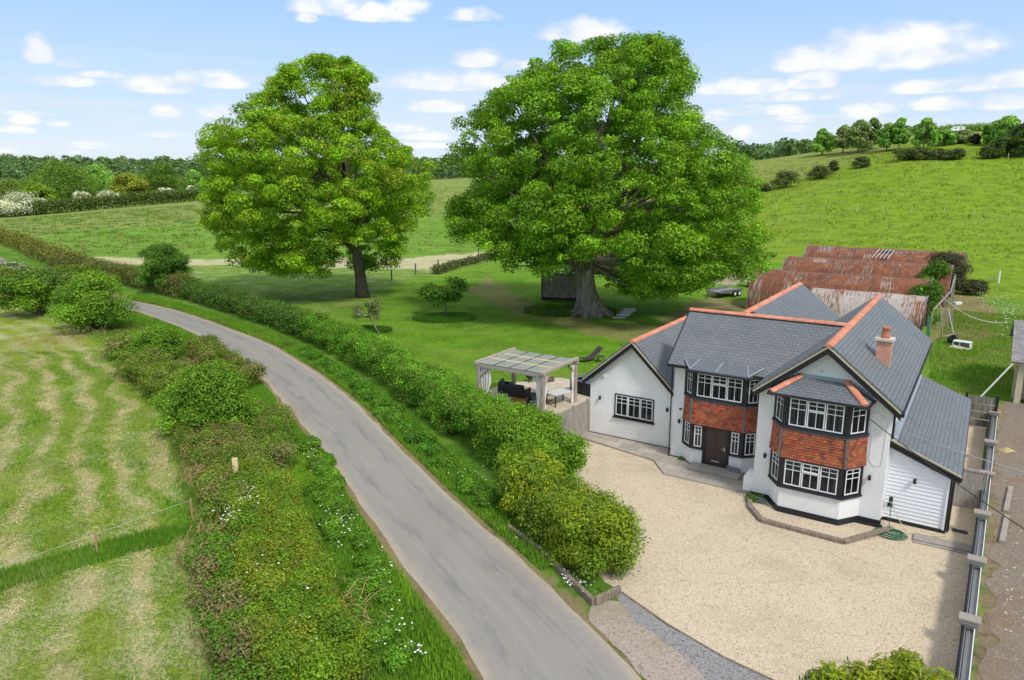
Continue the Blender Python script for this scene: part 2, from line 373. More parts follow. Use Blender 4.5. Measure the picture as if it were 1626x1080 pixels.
def mat_window():
    m, t, b, out = newmat('window_glass')
    b.inputs['Base Color'].default_value = (.02, .024, .03, 1); b.inputs['Roughness'].default_value = .04; b.inputs['Specular IOR Level'].default_value = .9
    tr = t.node('ShaderNodeBsdfTransparent', ins={'Color': (.80, .84, .86, 1)})
    fr = t.node('ShaderNodeFresnel', ins={'IOR': 1.5}).outputs[0]
    mx = t.node('ShaderNodeMixShader', ins={0: t.math('MULTIPLY_ADD', fr, 1.8, .18, clamp=True)})
    t.l.new(tr.outputs[0], mx.inputs[1]); t.l.new(b.outputs[0], mx.inputs[2]); t.l.new(mx.outputs[0], out.inputs[0])
    return m
M['glass'] = mat_window()

def mat_sheet(name):
    m = plain(name, (.10, .105, .12), .8); return m

# ------------------------------------------------------------------ mesh helpers
def tag(o, label=None, cat=None, group=None, kind=None):
    if label: o['label'] = label
    if cat: o['category'] = cat
    if group: o['group'] = group
    if kind: o['kind'] = kind
    return o
def empty(name, loc, rz=0.0):
    o = bpy.data.objects.new(name, None); C.objects.link(o); o.location = loc; o.rotation_euler = (0, 0, rz); o.empty_display_size = .3
    return o
class MB:
    def __init__(s): s.v = []; s.f = []; s.c = []
    def add(s, vs, fs, col=None):
        n = len(s.v); s.v += [tuple(map(float, v)) for v in vs]; s.f += [tuple(i + n for i in f) for f in fs]; s.c += [col] * len(fs); return s
    def box(s, x0, x1, y0, y1, z0, z1, col=None):
        return s.add([(x0, y0, z0), (x1, y0, z0), (x1, y1, z0), (x0, y1, z0), (x0, y0, z1), (x1, y0, z1), (x1, y1, z1), (x0, y1, z1)],
                     [(0, 3, 2, 1), (4, 5, 6, 7), (0, 1, 5, 4), (1, 2, 6, 5), (2, 3, 7, 6), (3, 0, 4, 7)], col)
    def prism(s, pts, z0, z1, col=None):
        """plan polygon (counter-clockwise) between two heights"""
        n = len(pts); vs = [(x, y, z0) for x, y in pts] + [(x, y, z1) for x, y in pts]
        fs = [tuple(range(n - 1, -1, -1)), tuple(range(n, 2 * n))] + [(i, (i + 1) % n, n + (i + 1) % n, n + i) for i in range(n)]
        return s.add(vs, fs, col)
    def panel(s, pts, th, col=None):
        """any flat polygon given thickness th against its normal"""
        P = [Vector(p) for p in pts]; nrm = Vector((0, 0, 0))
        for i in range(len(P)):
            a, b = P[i], P[(i + 1) % len(P)]; nrm += a.cross(b)
        nrm.normalize(); n = len(P)
        vs = [tuple(p) for p in P] + [tuple(p - nrm * th) for p in P]
        return s.add(vs, [tuple(range(n)), tuple(range(2 * n - 1, n - 1, -1))] + [(i, n + i, n + (i + 1) % n, (i + 1) % n) for i in range(n)], col)
    def wall(s, outer, holes, o, ux, uy, th):
        """flat wall with openings. outer/holes are 2D polygons in the frame o + a*ux + b*uy; thickness goes against ux x uy"""
        o, ux, uy = Vector(o), Vector(ux), Vector(uy); nr = ux.cross(uy).normalized()
        loops = [[Vector((a, b, 0)) for a, b in outer]] + [[Vector((a, b, 0)) for a, b in h] for h in holes]
        tris = tessellate_polygon(loops); flat = [p for l in loops for p in l]
        F = [o + ux * p.x + uy * p.y for p in flat]; B_ = [p - nr * th for p in F]; n = len(F); fs = []
        for a, b, c in tris:
            k = (flat[b] - flat[a]).cross(flat[c] - flat[a]).z
            if k < 0: b, c = c, b
            fs += [(a, b, c), (n + a, n + c, n + b)]
        i0 = 0
        for l in loops:
            m_ = len(l)
            for i in range(m_):
                a, b = i0 + i, i0 + (i + 1) % m_; fs.append((a, n + a, n + b, b))
            i0 += m_
        return s.add(F + B_, fs)
    def tube(s, pts, r, n=6, col=None, cap=True):
        P = [Vector(p) for p in pts]; rs = r if isinstance(r, (list, tuple)) else [r] * len(P); vs = []; fs = []
        for i, p in enumerate(P):
            d = (P[min(i + 1, len(P) - 1)] - P[max(i - 1, 0)]).normalized()
            a = d.cross(Vector((0, 0, 1))) if abs(d.z) < .95 else d.cross(Vector((0, 1, 0)))
            a.normalize(); b = d.cross(a)
            for k in range(n):
                q = 2 * math.pi * k / n; vs.append(p + (a * math.cos(q) + b * math.sin(q)) * rs[i])
        for i in range(len(P) - 1):
            for k in range(n): fs.append((i * n + k, i * n + (k + 1) % n, (i + 1) * n + (k + 1) % n, (i + 1) * n + k))
        if cap: fs += [tuple(range(n - 1, -1, -1)), tuple((len(P) - 1) * n + k for k in range(n))]
        return s.add(vs, fs, col)
    def lathe(s, prof, c=(0, 0), n=14, col=None):
        vs = []; fs = []
        for r, z in prof:
            for k in range(n): q = 2 * math.pi * k / n; vs.append((c[0] + r * math.cos(q), c[1] + r * math.sin(q), z))
        for i in range(len(prof) - 1):
            for k in range(n): fs.append((i * n + k, i * n + (k + 1) % n, (i + 1) * n + (k + 1) % n, (i + 1) * n + k))
        fs.append(tuple((len(prof) - 1) * n + k for k in range(n))); fs.append(tuple(range(n - 1, -1, -1)))
        return s.add(vs, fs, col)
    def beam(s, a, b, w_, h_, col=None, up=(0, 0, 1)):
        """rectangular bar from a to b"""
        a, b = Vector(a), Vector(b); d = (b - a).normalized(); u = Vector(up)
        if abs(d.dot(u)) > .98: u = Vector((0, 1, 0))
        x = d.cross(u).normalized(); y = x.cross(d)
        vs = []
        for p in (a, b):
            for i, j in ((-1, -1), (1, -1), (1, 1), (-1, 1)): vs.append(p + x * w_ / 2 * i + y * h_ / 2 * j)
        return s.add(vs, [(0, 1, 2, 3), (7, 6, 5, 4), (0, 4, 5, 1), (1, 5, 6, 2), (2, 6, 7, 3), (3, 7, 4, 0)], col)
    def build(s, name, mat, parent=None, loc=None, rz=None, smooth=False, bev=0.0):
        me = bpy.data.meshes.new(name); me.from_pydata(s.v, [], s.f); me.update()
        uv = me.uv_layers.new(name='UVMap'); arr = np.zeros((len(me.loops), 2), np.float32)
        for p in me.polygons:
            nr = p.normal; tx = Vector((0, 0, 1)).cross(nr)
            tx = Vector((1, 0, 0)) if tx.length < .05 else tx.normalized()
            ty = nr.cross(tx)
            for li in p.loop_indices:
                q = me.vertices[me.loops[li].vertex_index].co; arr[li] = (q.dot(tx), q.dot(ty))
        uv.data.foreach_set('uv', arr.ravel())
        if any(c is not None for c in s.c):
            at_ = me.attributes.new('tint', 'FLOAT_COLOR', 'FACE')
            at_.data.foreach_set('color', np.array([(*(c or (.5, .5, .5)), 1) for c in s.c], np.float32).ravel())
        if mat: me.materials.append(mat)
        if smooth: me.polygons.foreach_set('use_smooth', [True] * len(me.polygons))
        o = bpy.data.objects.new(name, me); C.objects.link(o)
        if parent: o.parent = parent
        if loc is not None: o.location = loc
        if rz is not None: o.rotation_euler = (0, 0, rz)
        if bev:
            md = o.modifiers.new('bevel', 'BEVEL'); md.width = bev; md.segments = 2; md.limit_method = 'ANGLE'
        return o

def npmesh(name, V, F, tint, mat, parent=None, loc=(0, 0, 0)):
    """V (n,3) vertices, F (m,k) faces of equal size, tint (m,3) colour per face"""
    me = bpy.data.meshes.new(name); k = F.shape[1]
    me.vertices.add(len(V)); me.vertices.foreach_set('co', (V - np.array(loc)).astype(np.float32).ravel())
    me.loops.add(F.size); me.loops.foreach_set('vertex_index', F.astype(np.int32).ravel())
    me.polygons.add(len(F)); me.polygons.foreach_set('loop_start', np.arange(0, F.size, k, dtype=np.int32))
    me.update(calc_edges=True)
    if tint is not None:
        a = me.attributes.new('tint', 'FLOAT_COLOR', 'FACE')
        a.data.foreach_set('color', np.concatenate([tint, np.ones((len(tint), 1))], 1).astype(np.float32).ravel())
    me.materials.append(mat)
    o = bpy.data.objects.new(name, me); C.objects.link(o)
    o.location = loc
    if parent is not None:
        o.parent = parent; o.location = Vector(loc) - Vector(parent.location)
    return o

def vnoise(x, y, s, seed=0):
    """smooth value noise in 0..1"""
    x = np.asarray(x) * s + seed * 17.3; y = np.asarray(y) * s - seed * 9.1
    xi, yi = np.floor(x), np.floor(y); fx, fy = x - xi, y - yi; fx = fx * fx * (3 - 2 * fx); fy = fy * fy * (3 - 2 * fy)
    def h(a, b): q = np.sin(a * 127.1 + b * 311.7 + seed) * 43758.5453; return q - np.floor(q)
    return (h(xi, yi) * (1 - fx) + h(xi + 1, yi) * fx) * (1 - fy) + (h(xi, yi + 1) * (1 - fx) + h(xi + 1, yi + 1) * fx) * fy

def foliage(name, blobs, n, size, pal, parent=None, loc=(0, 0, 0), up=.35, shell=(.55, 1.05), aspect=.62, mat=None, bendup=0.0, tv=.25, nz=.35):
    """leaf-sized faces spread through the shells of many boughs. blobs: (cx,cy,cz,rx,ry,rz)"""
    B_ = np.array(blobs, float); wgt = (B_[:, 3] * B_[:, 4]) ** .8 * np.maximum(B_[:, 5], .2) ** .4; wgt /= wgt.sum()
    i = rng.choice(len(B_), n, p=wgt); b = B_[i]
    d = rng.normal(size=(n, 3)); d[:, 2] += up * 1.2; d /= np.linalg.norm(d, axis=1)[:, None]
    rr = shell[0] + (shell[1] - shell[0]) * rng.random(n) ** .6
    # lumpy boughs: radius modulated by direction
    rr *= 1 + .16 * np.sin(d[:, 0] * 7 + i) * np.cos(d[:, 1] * 6 + i * 1.7)
    P = b[:, :3] + d * b[:, 3:] * rr[:, None]
    nr = d * .9 + rng.normal(size=(n, 3)) * .55; nr[:, 2] += nz; nr /= np.linalg.norm(nr, axis=1)[:, None]
    tg = rng.normal(size=(n, 3)); tg[:, 2] += bendup; tg -= nr * (tg * nr).sum(1)[:, None]; tg /= np.linalg.norm(tg, axis=1)[:, None]
    bt = np.cross(nr, tg); sz = size * (.55 + .9 * rng.random(n))[:, None]
    fold = nr * sz * .18
    V = np.stack([P - tg * sz * .5, P + bt * sz * aspect * .5 + fold, P + tg * sz * .5, P - bt * sz * aspect * .5 + fold], 1).reshape(-1, 3)
    F = np.arange(n * 4).reshape(n, 4)
    pal = np.array(pal, float); pb = rng.integers(0, len(pal), len(B_)); pl = rng.integers(0, len(pal), n)
    tint = pal[np.where(rng.random(n) < .65, pb[i], pl)] * (1 + tv * (rng.random(len(B_)) - .5))[i][:, None] * (1 + tv * 1.4 * (rng.random(n) - .5))[:, None]
    return npmesh(name, V, F, tint, mat or M['leaf'], parent, loc)

def inpoly(x, y, poly):
    poly = np.array([(p[0], p[1]) for p in poly]); r_ = np.zeros(np.shape(x), bool); j = len(poly) - 1
    for i in range(len(poly)):
        xi, yi = poly[i]; xj, yj = poly[j]
        c = ((yi > y) != (yj > y)) & (x < (xj - xi) * (y - yi) / (yj - yi + 1e-12) + xi); r_ ^= c; j = i
    return r_
def tufts(name, poly, n, h, pal, label, cat, wd=.03, dens=None, lean=.5, seed=1, patch=.0, z0=0.0, kind='stuff'):
    """blades of grass over an area"""
    P = np.array([(p[0], p[1]) for p in poly]); lo, hi = P.min(0), P.max(0); out = []
    cnt = 0
    while cnt < n:
        q = lo + (hi - lo) * rng.random((n, 2)); k = inpoly(q[:, 0], q[:, 1], poly)
        if patch: k &= vnoise(q[:, 0], q[:, 1], .9, seed) * .6 + vnoise(q[:, 0], q[:, 1], .25, seed + 3) * .4 > patch
        if dens is not None: k &= dens(q[:, 0], q[:, 1])
        q = q[k]; out.append(q); cnt += len(q)
        if len(q) == 0: break
    q = np.concatenate(out)[:n]; n = len(q)
    hh = h * (.5 + .9 * rng.random(n)) * (.6 + .8 * vnoise(q[:, 0], q[:, 1], .7, seed)); a = rng.random(n) * 6.283; ww = wd * (.6 + .8 * rng.random(n))
    base = np.stack([q[:, 0], q[:, 1], T(q[:, 0], q[:, 1]) + z0], 1)
    dx = np.stack([np.cos(a), np.sin(a), np.zeros(n)], 1) * ww[:, None]; b2 = rng.random(n) * 6.283
    tip = base + np.stack([np.cos(b2) * hh * lean * rng.random(n), np.sin(b2) * hh * lean * rng.random(n), hh], 1)
    V = np.stack([base - dx, base + dx, tip], 1).reshape(-1, 3); F = np.arange(n * 3).reshape(n, 3)
    pal = np.array(pal); pi = (vnoise(q[:, 0], q[:, 1], .5, seed + 5) * len(pal) + rng.normal(size=n) * .7).astype(int).clip(0, len(pal) - 1)
    o = npmesh(name, V, F, pal[pi] * (1 + .35 * (rng.random(n) - .5))[:, None], M['blade'])
    return tag(o, label, cat, kind=kind)

G1 = [(0.171, 0.367, 0.028), (0.122, 0.289, 0.023), (0.244, 0.438, 0.031)]            # lush verge greens
G_OAK = [(0.206, 0.411, 0.022), (0.158, 0.325, 0.017), (0.280, 0.487, 0.025)]
G_TREE2 = [(0.273, 0.489, 0.016), (0.217, 0.396, 0.015), (0.354, 0.570, 0.023), (0.342, 0.455, 0.033)]
G_HAW = [(0.196, 0.374, 0.025), (0.149, 0.302, 0.022), (0.262, 0.447, 0.032)]
G_GOLD = [(0.290, 0.397, 0.018), (0.204, 0.329, 0.018), (0.378, 0.443, 0.020), (0.146, 0.245, 0.018)]
G_LAUR = [(0.177, 0.419, 0.025), (0.125, 0.309, 0.018), (0.260, 0.528, 0.036)]
G_DARK = [(0.111, 0.259, 0.023), (0.078, 0.184, 0.019), (0.166, 0.346, 0.035)]
G_FAR = [(0.285, 0.527, 0.089), (0.218, 0.422, 0.089), (0.350, 0.591, 0.106)]
G_BRN = [(0.370, 0.260, 0.143), (0.286, 0.218, 0.101), (0.202, 0.269, 0.050), (0.470, 0.336, 0.202)]

# ================================================================== the setting
ROADL = [(790, 1110), (769, 1077), (734, 1023), (688, 960), (640, 902), (602, 845), (568, 793), (539, 747), (504, 704), (458, 650), (418, 602), (361, 558), (315, 532), (275, 513), (232, 497)]
ROADR = [(1050, 1110), (1022, 1080), (949, 1010), (889, 953), (834, 900), (774, 845), (717, 793), (677, 755), (625, 704), (568, 644), (510, 597), (430, 548), (384, 530), (332, 512), (255, 489)]
rl = [at(*p) for p in ROADL]; rr_ = [at(*p) for p in ROADR]
far = [Vector((-42, 76, 0)), Vector((-55, 88.5, 0)), Vector((-70, 104, 0)), Vector((-95, 128, 0)), Vector((-130, 160, 0))]
def resamp(P, n):
    P = np.array([(p[0], p[1]) for p in P]); d = np.r_[0, np.cumsum(np.hypot(*np.diff(P, axis=0).T))]; s = np.linspace(0, d[-1], n)
    return np.stack([np.interp(s, d, P[:, 0]), np.interp(s, d, P[:, 1])], 1)
A_ = resamp(rl, 60); B2 = resamp(rr_, 60); cen = (A_ + B2) / 2
cen = np.vstack([[[2.4, 11.5], [5.6, 5.5], [9, -2], [16, -16]][::-1], cen, [(p.x, p.y) for p in far]])
RA, RB = resamp(rl, 400), resamp(rr_, 400)
def mind(p, Q): return float(np.hypot(*(Q - p).T).min())
cen2 = []; hw2 = []
for p in cen[4:-len(far)]:
    qa = RA[np.argmin(np.hypot(*(RA - p).T))]; qb = RB[np.argmin(np.hypot(*(RB - p).T))]; cen2.append((qa + qb) / 2); hw2.append(np.hypot(*(qa - qb)) / 2)
cen[4:-len(far)] = np.array(cen2)
hwid = np.r_[np.full(4, 2.2), np.clip(hw2, 1.45, 2.25), np.full(len(far), 1.5)]
# smooth the centre line
tt = np.r_[0, np.cumsum(np.hypot(*np.diff(cen, axis=0).T))]; sN = np.arange(0, tt[-1], .5)
cx = np.interp(sN, tt, cen[:, 0]); cy = np.interp(sN, tt, cen[:, 1]); hw = np.interp(sN, tt, hwid)
for _ in range(14):
    for a in (cx, cy, hw): a[1:-1] = (a[:-2] + a[1:-1] * 2 + a[2:]) / 4
ROADC = np.stack([cx, cy], 1)
def road_dist(x, y):
    """signed distance from the road's centre line (positive right of it, going away)"""
    x = np.asarray(x, float); sh = x.shape; x = x.ravel(); y = np.asarray(y, float).ravel(); best = np.full(x.shape, 1e9); sg = np.zeros(x.shape)
    dx = np.gradient(cx); dy = np.gradient(cy)
    st = 4
    for k in range(0, len(cx), st):
        ex, ey = x - cx[k], y - cy[k]; L = math.hypot(dx[k], dy[k]); tx, ty = dx[k] / L, dy[k] / L
        al = np.clip(ex * tx + ey * ty, -1.1, 1.1); px_, py_ = ex - al * tx, ey - al * ty
        d = np.hypot(px_, py_); m_ = d < best; best[m_] = d[m_]; sg[m_] = np.sign(tx * ey - ty * ex)[m_] * -1
    return (best * sg).reshape(sh)

def ground():
    def axis(lo, a, b, hi, st, g):
        mid = list(np.arange(a, b, st)); q = st; x = b; up = []
        while x < hi: up.append(x); q *= g; x += q
        up.append(hi); q = st; x = a; dn = []
        while x > lo: q *= g; x -= q; dn.append(max(x, lo))
        return np.array(dn[::-1] + mid + up)
    xs = axis(-3000, -46, 46, 3000, .4, 1.045); ys = axis(-400, 12, 95, 4500, .4, 1.045)
    Xg, Yg = np.meshgrid(xs, ys); x, y = Xg.ravel(), Yg.ravel(); nx, ny = len(xs), len(ys)
    z = T(x, y)
    jx = x + (vnoise(x, y, .45, 1) - .5) * 2.0 + (vnoise(x, y, 1.5, 2) - .5) * .8; jy = y + (vnoise(x, y, .45, 3) - .5) * 2.0 + (vnoise(x, y, 1.5, 4) - .5) * .8
    r = np.hypot(x, y); rd = road_dist(x, y); near = r < 140
    col = np.tile([.105, .205, .020], (len(x), 1)); mask = np.zeros((len(x), 3))
    def zone(pts, c=None, m_=None, a=1.0, soft=True):
        k = inpoly(jx if soft else x, jy if soft else y, pts)
        if c is not None: col[k] = col[k] * (1 - a) + np.array(c) * a
        if m_ is not None: mask[k] = m_
    # the hill meadow is yellower, fields beyond duller
    k = (x > 10) & (r > 95); col[k] = (.130, .215, .012)
    k = (x < 10) & (r > 95); col[k] = (.105, .215, .025)
    tp = 813 + 1150 * x / np.maximum(y, 1); mid = np.interp(tp, [1100, 1205, 1300, 1420, 1530, 1700], [210, 215, 232, 262, 285, 290])
    k = (x > 10) & (r > mid); col[k] = (.155, .200, .045)
    k = r > 420; col[k] = (.06, .11, .02)
    # pale grass heads along the top of the left meadow
    rj = r + (vnoise(x, y, .03, 9) - .5) * 70 + (vnoise(x, y, .15, 10) - .5) * 16; k = (x < -5) & (rj > 175) & (r < 420); col[k] = (.155, .215, .055)
    # lawn
    zone([at(*p, 0) for p in [(1100, 700), (940, 690), (780, 690), (640, 590), (545, 520), (560, 500), (600, 470), (680, 445), (780, 415), (1000, 402), (1250, 420), (1180, 500)]], (.085, .205, .010), (0, .55, 0))
    # mown strip beyond the left tree
    zone([at(*p, 0) for p in [(-200, 400), (130, 408), (330, 414), (640, 410), (790, 401), (780, 413), (690, 436), (600, 460), (540, 500), (420, 478), (300, 462), (120, 440), (-50, 420)]], (.105, .195, .022), (.35, 0, 0))
    zone([at(*p, 0) for p in [(150, 409), (330, 413), (640, 411), (790, 402), (770, 414), (690, 428), (500, 425), (330, 422), (180, 420)]], (.25, .25, .10), (.78, 0, 0))
    # worn track across the lawn
    zone([at(*p, 0) for p in [(770, 440), (800, 452), (835, 478), (900, 497), (960, 512), (1040, 518), (1110, 500), (1100, 530), (1040, 548), (960, 535), (880, 515), (800, 490), (745, 470)]], (.18, .185, .06), (0, .7, .55), .75)
    zone([at(*p, 0) for p in [(1040, 505), (1130, 470), (1190, 480), (1190, 520), (1100, 530)]], (.17, .16, .07), (0, .4, .8), .8)
    zone([at(*p, 0) for p in [(1060, 430), (1100, 425), (1180, 432), (1180, 455), (1120, 448)]], (.45, .38, .28), (0, 0, .6), .8)
    # tall uncut rings round the two small trees
    for (px, py, rx) in ((705, 508, 3.6), (590, 528, 2.2)):
        c = at(px, py, 0); k = np.hypot(jx - c.x, jy - c.y) < rx; col[k] = (.055, .150, .012); mask[k] = (0, .1, 0)
    # far side field across the road: mown hay
    k = (rd < -4.2) & (r < 130) & (y > -10) & (rd > -120); col[k] = (.165, .235, .018)
    mask[k] = (.46, 0, 0)
    dfield = at(330, 860, 0)
    zone([at(*p, 0) for p in [(-600, 1010), (-200, 960), (0, 922), (160, 880), (300, 855), (345, 870), (360, 1120), (0, 1400), (-600, 1400)]], None, (.60, 0, 0))
    zone([at(*p, 0) for p in [(-400, 1010), (0, 938), (160, 892), (330, 850), (335, 825), (160, 862), (0, 912), (-400, 980)]], (.115, .225, .018), (.12, 0, .1))
    # green strip at that field's edge
    k = (rd < -4.2) & (rd > -9.2 + 1.4 * vnoise(x, y, .2, 8)) & (r < 75); mask[k, 0] = .0; col[k] = (.085, .215, .015)
    k = (rd < -3.2) & (rd > -6.6) & (r < 75); col[k] = (.075, .12, .025); mask[k] = (0, 0, .65)
    # verges
    k = (np.abs(rd) < 4.6) & (rd > -4.6); kk = k & (np.abs(rd) > 1.3); col[kk] = (.065, .165, .014); mask[kk] = (0, 0, .0)
    k = (np.abs(rd) < 2.15) & (r < 120); mask[k, 2] = .9; col[k] = (.22, .17, .09)
    # rough land behind the house on the right, bare patch by the yard
    zone([W(*p) for p in [(14.5, 11), (22, 11), (34, 20), (34, 60), (16, 60), (12, 30)]], (.09, .19, .015), (0, .15, .12))
    zone([W(*p) for p in [(14, 12), (19, 12.5), (18.6, 18), (15, 20), (12.5, 22), (13, 14)]], (.20, .16, .09), (0, 0, .9))
    zone([W(*p) for p in [(13, 36), (17.5, 36), (17, 60), (13.5, 66)]], (.16, .15, .06), (0, 0, .6))
    col *= np.array([1.38, 1.30, 1.2])
    k = inpoly(x, y, [W(17.2, -18), W(19.2, -18), W(19.2, 12), W(17.5, 12)]); col[k] = (.26, .20, .13); mask[k] = (0, 0, .6)
    V = np.stack([x, y, z + (vnoise(x, y, .9, 6) - .5) * np.where(near, .05, .0) * (np.abs(rd) > 4) * (r > 60)], 1)
    idx = np.arange(nx * ny).reshape(ny, nx)
    F = np.stack([idx[:-1, :-1], idx[:-1, 1:], idx[1:, 1:], idx[1:, :-1]], -1).reshape(-1, 4)
    o = npmesh('ground', V, F, None, M['ground'])
    me = o.data
    a = me.attributes.new('gcol', 'FLOAT_COLOR', 'POINT'); a.data.foreach_set('color', np.c_[col, np.ones(len(col))].astype(np.float32).ravel())
    a = me.attributes.new('gmask', 'FLOAT_COLOR', 'POINT'); a.data.foreach_set('color', np.c_[mask, np.ones(len(col))].astype(np.float32).ravel())
    a = me.attributes.new('row', 'FLOAT', 'POINT'); a.data.foreach_set('value', rd.astype(np.float32))
    me.polygons.foreach_set('use_smooth', np.ones(len(F), bool))
    tag(o, kind='structure')
ground()

def road():
    tx, ty = np.gradient(cx), np.gradient(cy); L = np.hypot(tx, ty); nx_, ny_ = ty / L, -tx / L
    cols = np.linspace(-1, 1, 9); V = []; ac = []
    for j, c in enumerate(cols):
        w_ = hw * c
        if abs(c) == 1: w_ = w_ + c * .16 * (vnoise(sN, sN * 0 + c, .9, 3) - .4)
        V.append(np.stack([cx + nx_ * w_, cy + ny_ * w_, T(cx, cy) + .012 + .03 * (1 - c * c)], 1)); ac.append(w_ / hw * 1.95)
    V = np.stack(V, 1); n = len(cx); idx = np.arange(n * 9).reshape(n, 9)
    F = np.stack([idx[:-1, :-1], idx[:-1, 1:], idx[1:, 1:], idx[1:, :-1]], -1).reshape(-1, 4)
    o = npmesh('road', V.reshape(-1, 3), F, None, M['road'])
    a = o.data.attributes.new('across', 'FLOAT', 'POINT'); a.data.foreach_set('value', np.stack(ac, 1).astype(np.float32).ravel())
    o.data.polygons.foreach_set('use_smooth', np.ones(len(F), bool)); o.data.attributes.new('along', 'FLOAT', 'POINT').data.foreach_set('value', np.repeat(sN, 9).astype(np.float32))
    o.data.polygons.foreach_set('use_smooth', np.ones(len(F), bool)); tag(o, kind='structure')
road()

def sheet(name, pts, z, mat, ragged=.0, seed=0):
    """flat sheet with a slightly ragged edge"""
    P = [Vector((p[0], p[1], 0)) for p in pts]; out = []
    for i in range(len(P)):
        a, b = P[i], P[(i + 1) % len(P)]; m_ = max(1, int((b - a).length / .35)) if ragged else 1
        nn = Vector((-(b - a).y, (b - a).x, 0)).normalized()
        for k in range(m_):
            q = a.lerp(b, k / m_); out.append(q + nn * ragged * (float(vnoise(q.x, q.y, 1.7, seed)) - .5) * 2 if ragged else q)
    tr = tessellate_polygon([out]); mb = MB()
    fs = [(a, c, b) if (out[b] - out[a]).cross(out[c] - out[a]).z < 0 else (a, b, c) for a, b, c in tr]
    mb.add([(p.x, p.y, z) for p in out], fs)
    return tag(mb.build(name, mat), kind='structure')
GR = [W(17.25, 12.5), W(16.2, 12.5), W(16.2, -2.2), W(9, -1), W(4.6, -1), W(4.3, .2), W(-.3, .2)] + [at(*p, 0) for p in [(905, 760), (905, 850), (960, 925), (990, 941), (1060, 992), (1150, 1045), (1232, 1083), (1330, 1120)]] + [W(16.85, -16.5), W(17.0, -8)]
sheet('gravel_drive', GR, .016, M['gravel'], .0)
sheet('verge_chippings', [at(*p, 0) for p in [(975, 945), (992, 940), (1060, 991), (1150, 1044), (1232, 1082), (1330, 1119), (1290, 1150), (1150, 1110), (1080, 1040), (1010, 985)]], .010, M['chips'], .12, 2)
sheet('dirt_apron', [at(*p, 0) for p in [(930, 950), (985, 955), (1040, 1000), (1130, 1060), (1190, 1120), (1080, 1130), (1000, 1050), (940, 985)]], .006, M['pinkdirt'], .15, 3)
sheet('yard', [W(17.6, -17), W(40, -17), W(40, 18), W(24, 20), W(18.2, 18.5), W(17.7, 10)], .010, M['yard'], .3, 4)
mb = MB()
ed = [at(*p, .0) for p in [(985, 940), (1060, 992), (1150, 1045), (1232, 1083), (1330, 1120)]]
for a, b in zip(ed[:-1], ed[1:]): mb.beam((a.x, a.y, .012), (b.x, b.y, .012), .05, .05)
tag(mb.build('gravel_edging', M['sleeper']), 'thin dark timber edging strip between the cream gravel and the grey chippings', 'edging')

# ================================================================== the house
hs = empty('house', W(0, 0, 0), -HA)
tag(hs, 'white two-storey house with grey slate roofs, orange ridge tiles and two tile-hung bays', 'house')
ST = {}
SPLIT = {'bay_post', 'bay_wall', 'sill', 'bay_plinth', 'plinth', 'gutter', 'soffit', 'flashing', 'corner_trim', 'bay_apron_', 'lean_to_trim', 'lead_trim', 'interior', 'bargeboard', 'verge_strip', 'lean_to_wall', 'main_wall', 'wing_wall', 'gable_wall', 'rear_wall', 'door_frame'}
def pieces(mb):
    par = list(range(len(mb.v)))
    def fnd(a):
        while par[a] != a: par[a] = par[par[a]]; a = par[a]
        return a
    for f in mb.f:
        for a in f[1:]: par[fnd(a)] = fnd(f[0])
    out = {}
    for f, c in zip(mb.f, mb.c):
        m_, idx = out.setdefault(fnd(f[0]), (MB(), {}))
        m_.f.append(tuple(idx.setdefault(a, len(idx)) for a in f)); m_.c.append(c)
    for m_, idx in out.values(): m_.v = [mb.v[a] for a in idx]
    return [m_ for m_, _ in out.values()]
def hp(mb, name, mat, parent=None, label=None, **k):
    if name in SPLIT:
        for m_ in pieces(mb)[1:]: m_.build(name, M[mat], parent or hs, **k)
        mb = pieces(mb)[0]
    o = mb.build(name, M[mat], parent or hs, **k)
    if label: o['label'] = label
    return o
Zu = (0, 0, 1)
# walls --------------------------------------------------------------
wl = MB(); wl.wall([(0, .13), (4.72, .13), (4.72, 2.92), (2.35, 5.0), (0, 2.92)], [[(1.42, 1.27), (1.42, 2.38), (3.46, 2.38), (3.46, 1.27)]], (0, 0, 0), (1, 0, 0), Zu, .28)
wl.box(0, .28, .28, 7.6, .13, 2.92)
hp(wl, 'wing_wall', 'wall')
mw = MB(); mw.wall([(4.75, .13), (9.2, .13), (9.2, 4.62), (4.75, 4.62)], [[(5.45, .2), (5.45, 4.35), (8.6, 4.35), (8.6, .2)]], (0, -.85, 0), (1, 0, 0), Zu, .28)
mw.box(4.75, 5.0, -.57, 3.6, 2.0, 4.62)
mw.add([(4.75, -.85, 4.62), (4.75, 1.35, 6.62), (4.75, 3.6, 4.62), (5.0, -.85, 4.62), (5.0, 1.35, 6.62), (5.0, 3.6, 4.62)], [(0, 1, 2), (5, 4, 3), (0, 3, 4, 1), (1, 4, 5, 2)])
hp(mw, 'main_wall', 'wallbrick')
gw = MB(); gw.wall([(9.2, .25), (14.0, .25), (14.0, 4.72), (11.65, 6.58), (9.2, 4.62)], [[(9.98, 1.2), (9.98, 4.82), (13.12, 4.82), (13.12, 1.2)]], (0, -3.15, 0), (1, 0, 0), Zu, .28)
gw.box(9.2, 9.48, -2.87, -.85, .13, 4.5); gw.box(13.72, 14.0, -2.87, 10.0, .13, 4.7)
gw.wall([(9.2, .25), (14.0, .25), (14.0, 4.72), (11.65, 6.58), (9.2, 4.62)], [], (23.2, 10.0, 0), (-1, 0, 0), Zu, .28)
hp(gw, 'gable_wall', 'wallbrick')
rw = MB(); rw.box(4.75, 9.2, 3.6, 12.6, 0, 4.62); rw.add([(4.75, 12.6, 4.62), (9.45, 12.6, 4.62), (7.1, 12.6, 6.6)], [(0, 2, 1)])
hp(rw, 'rear_wall', 'wall')
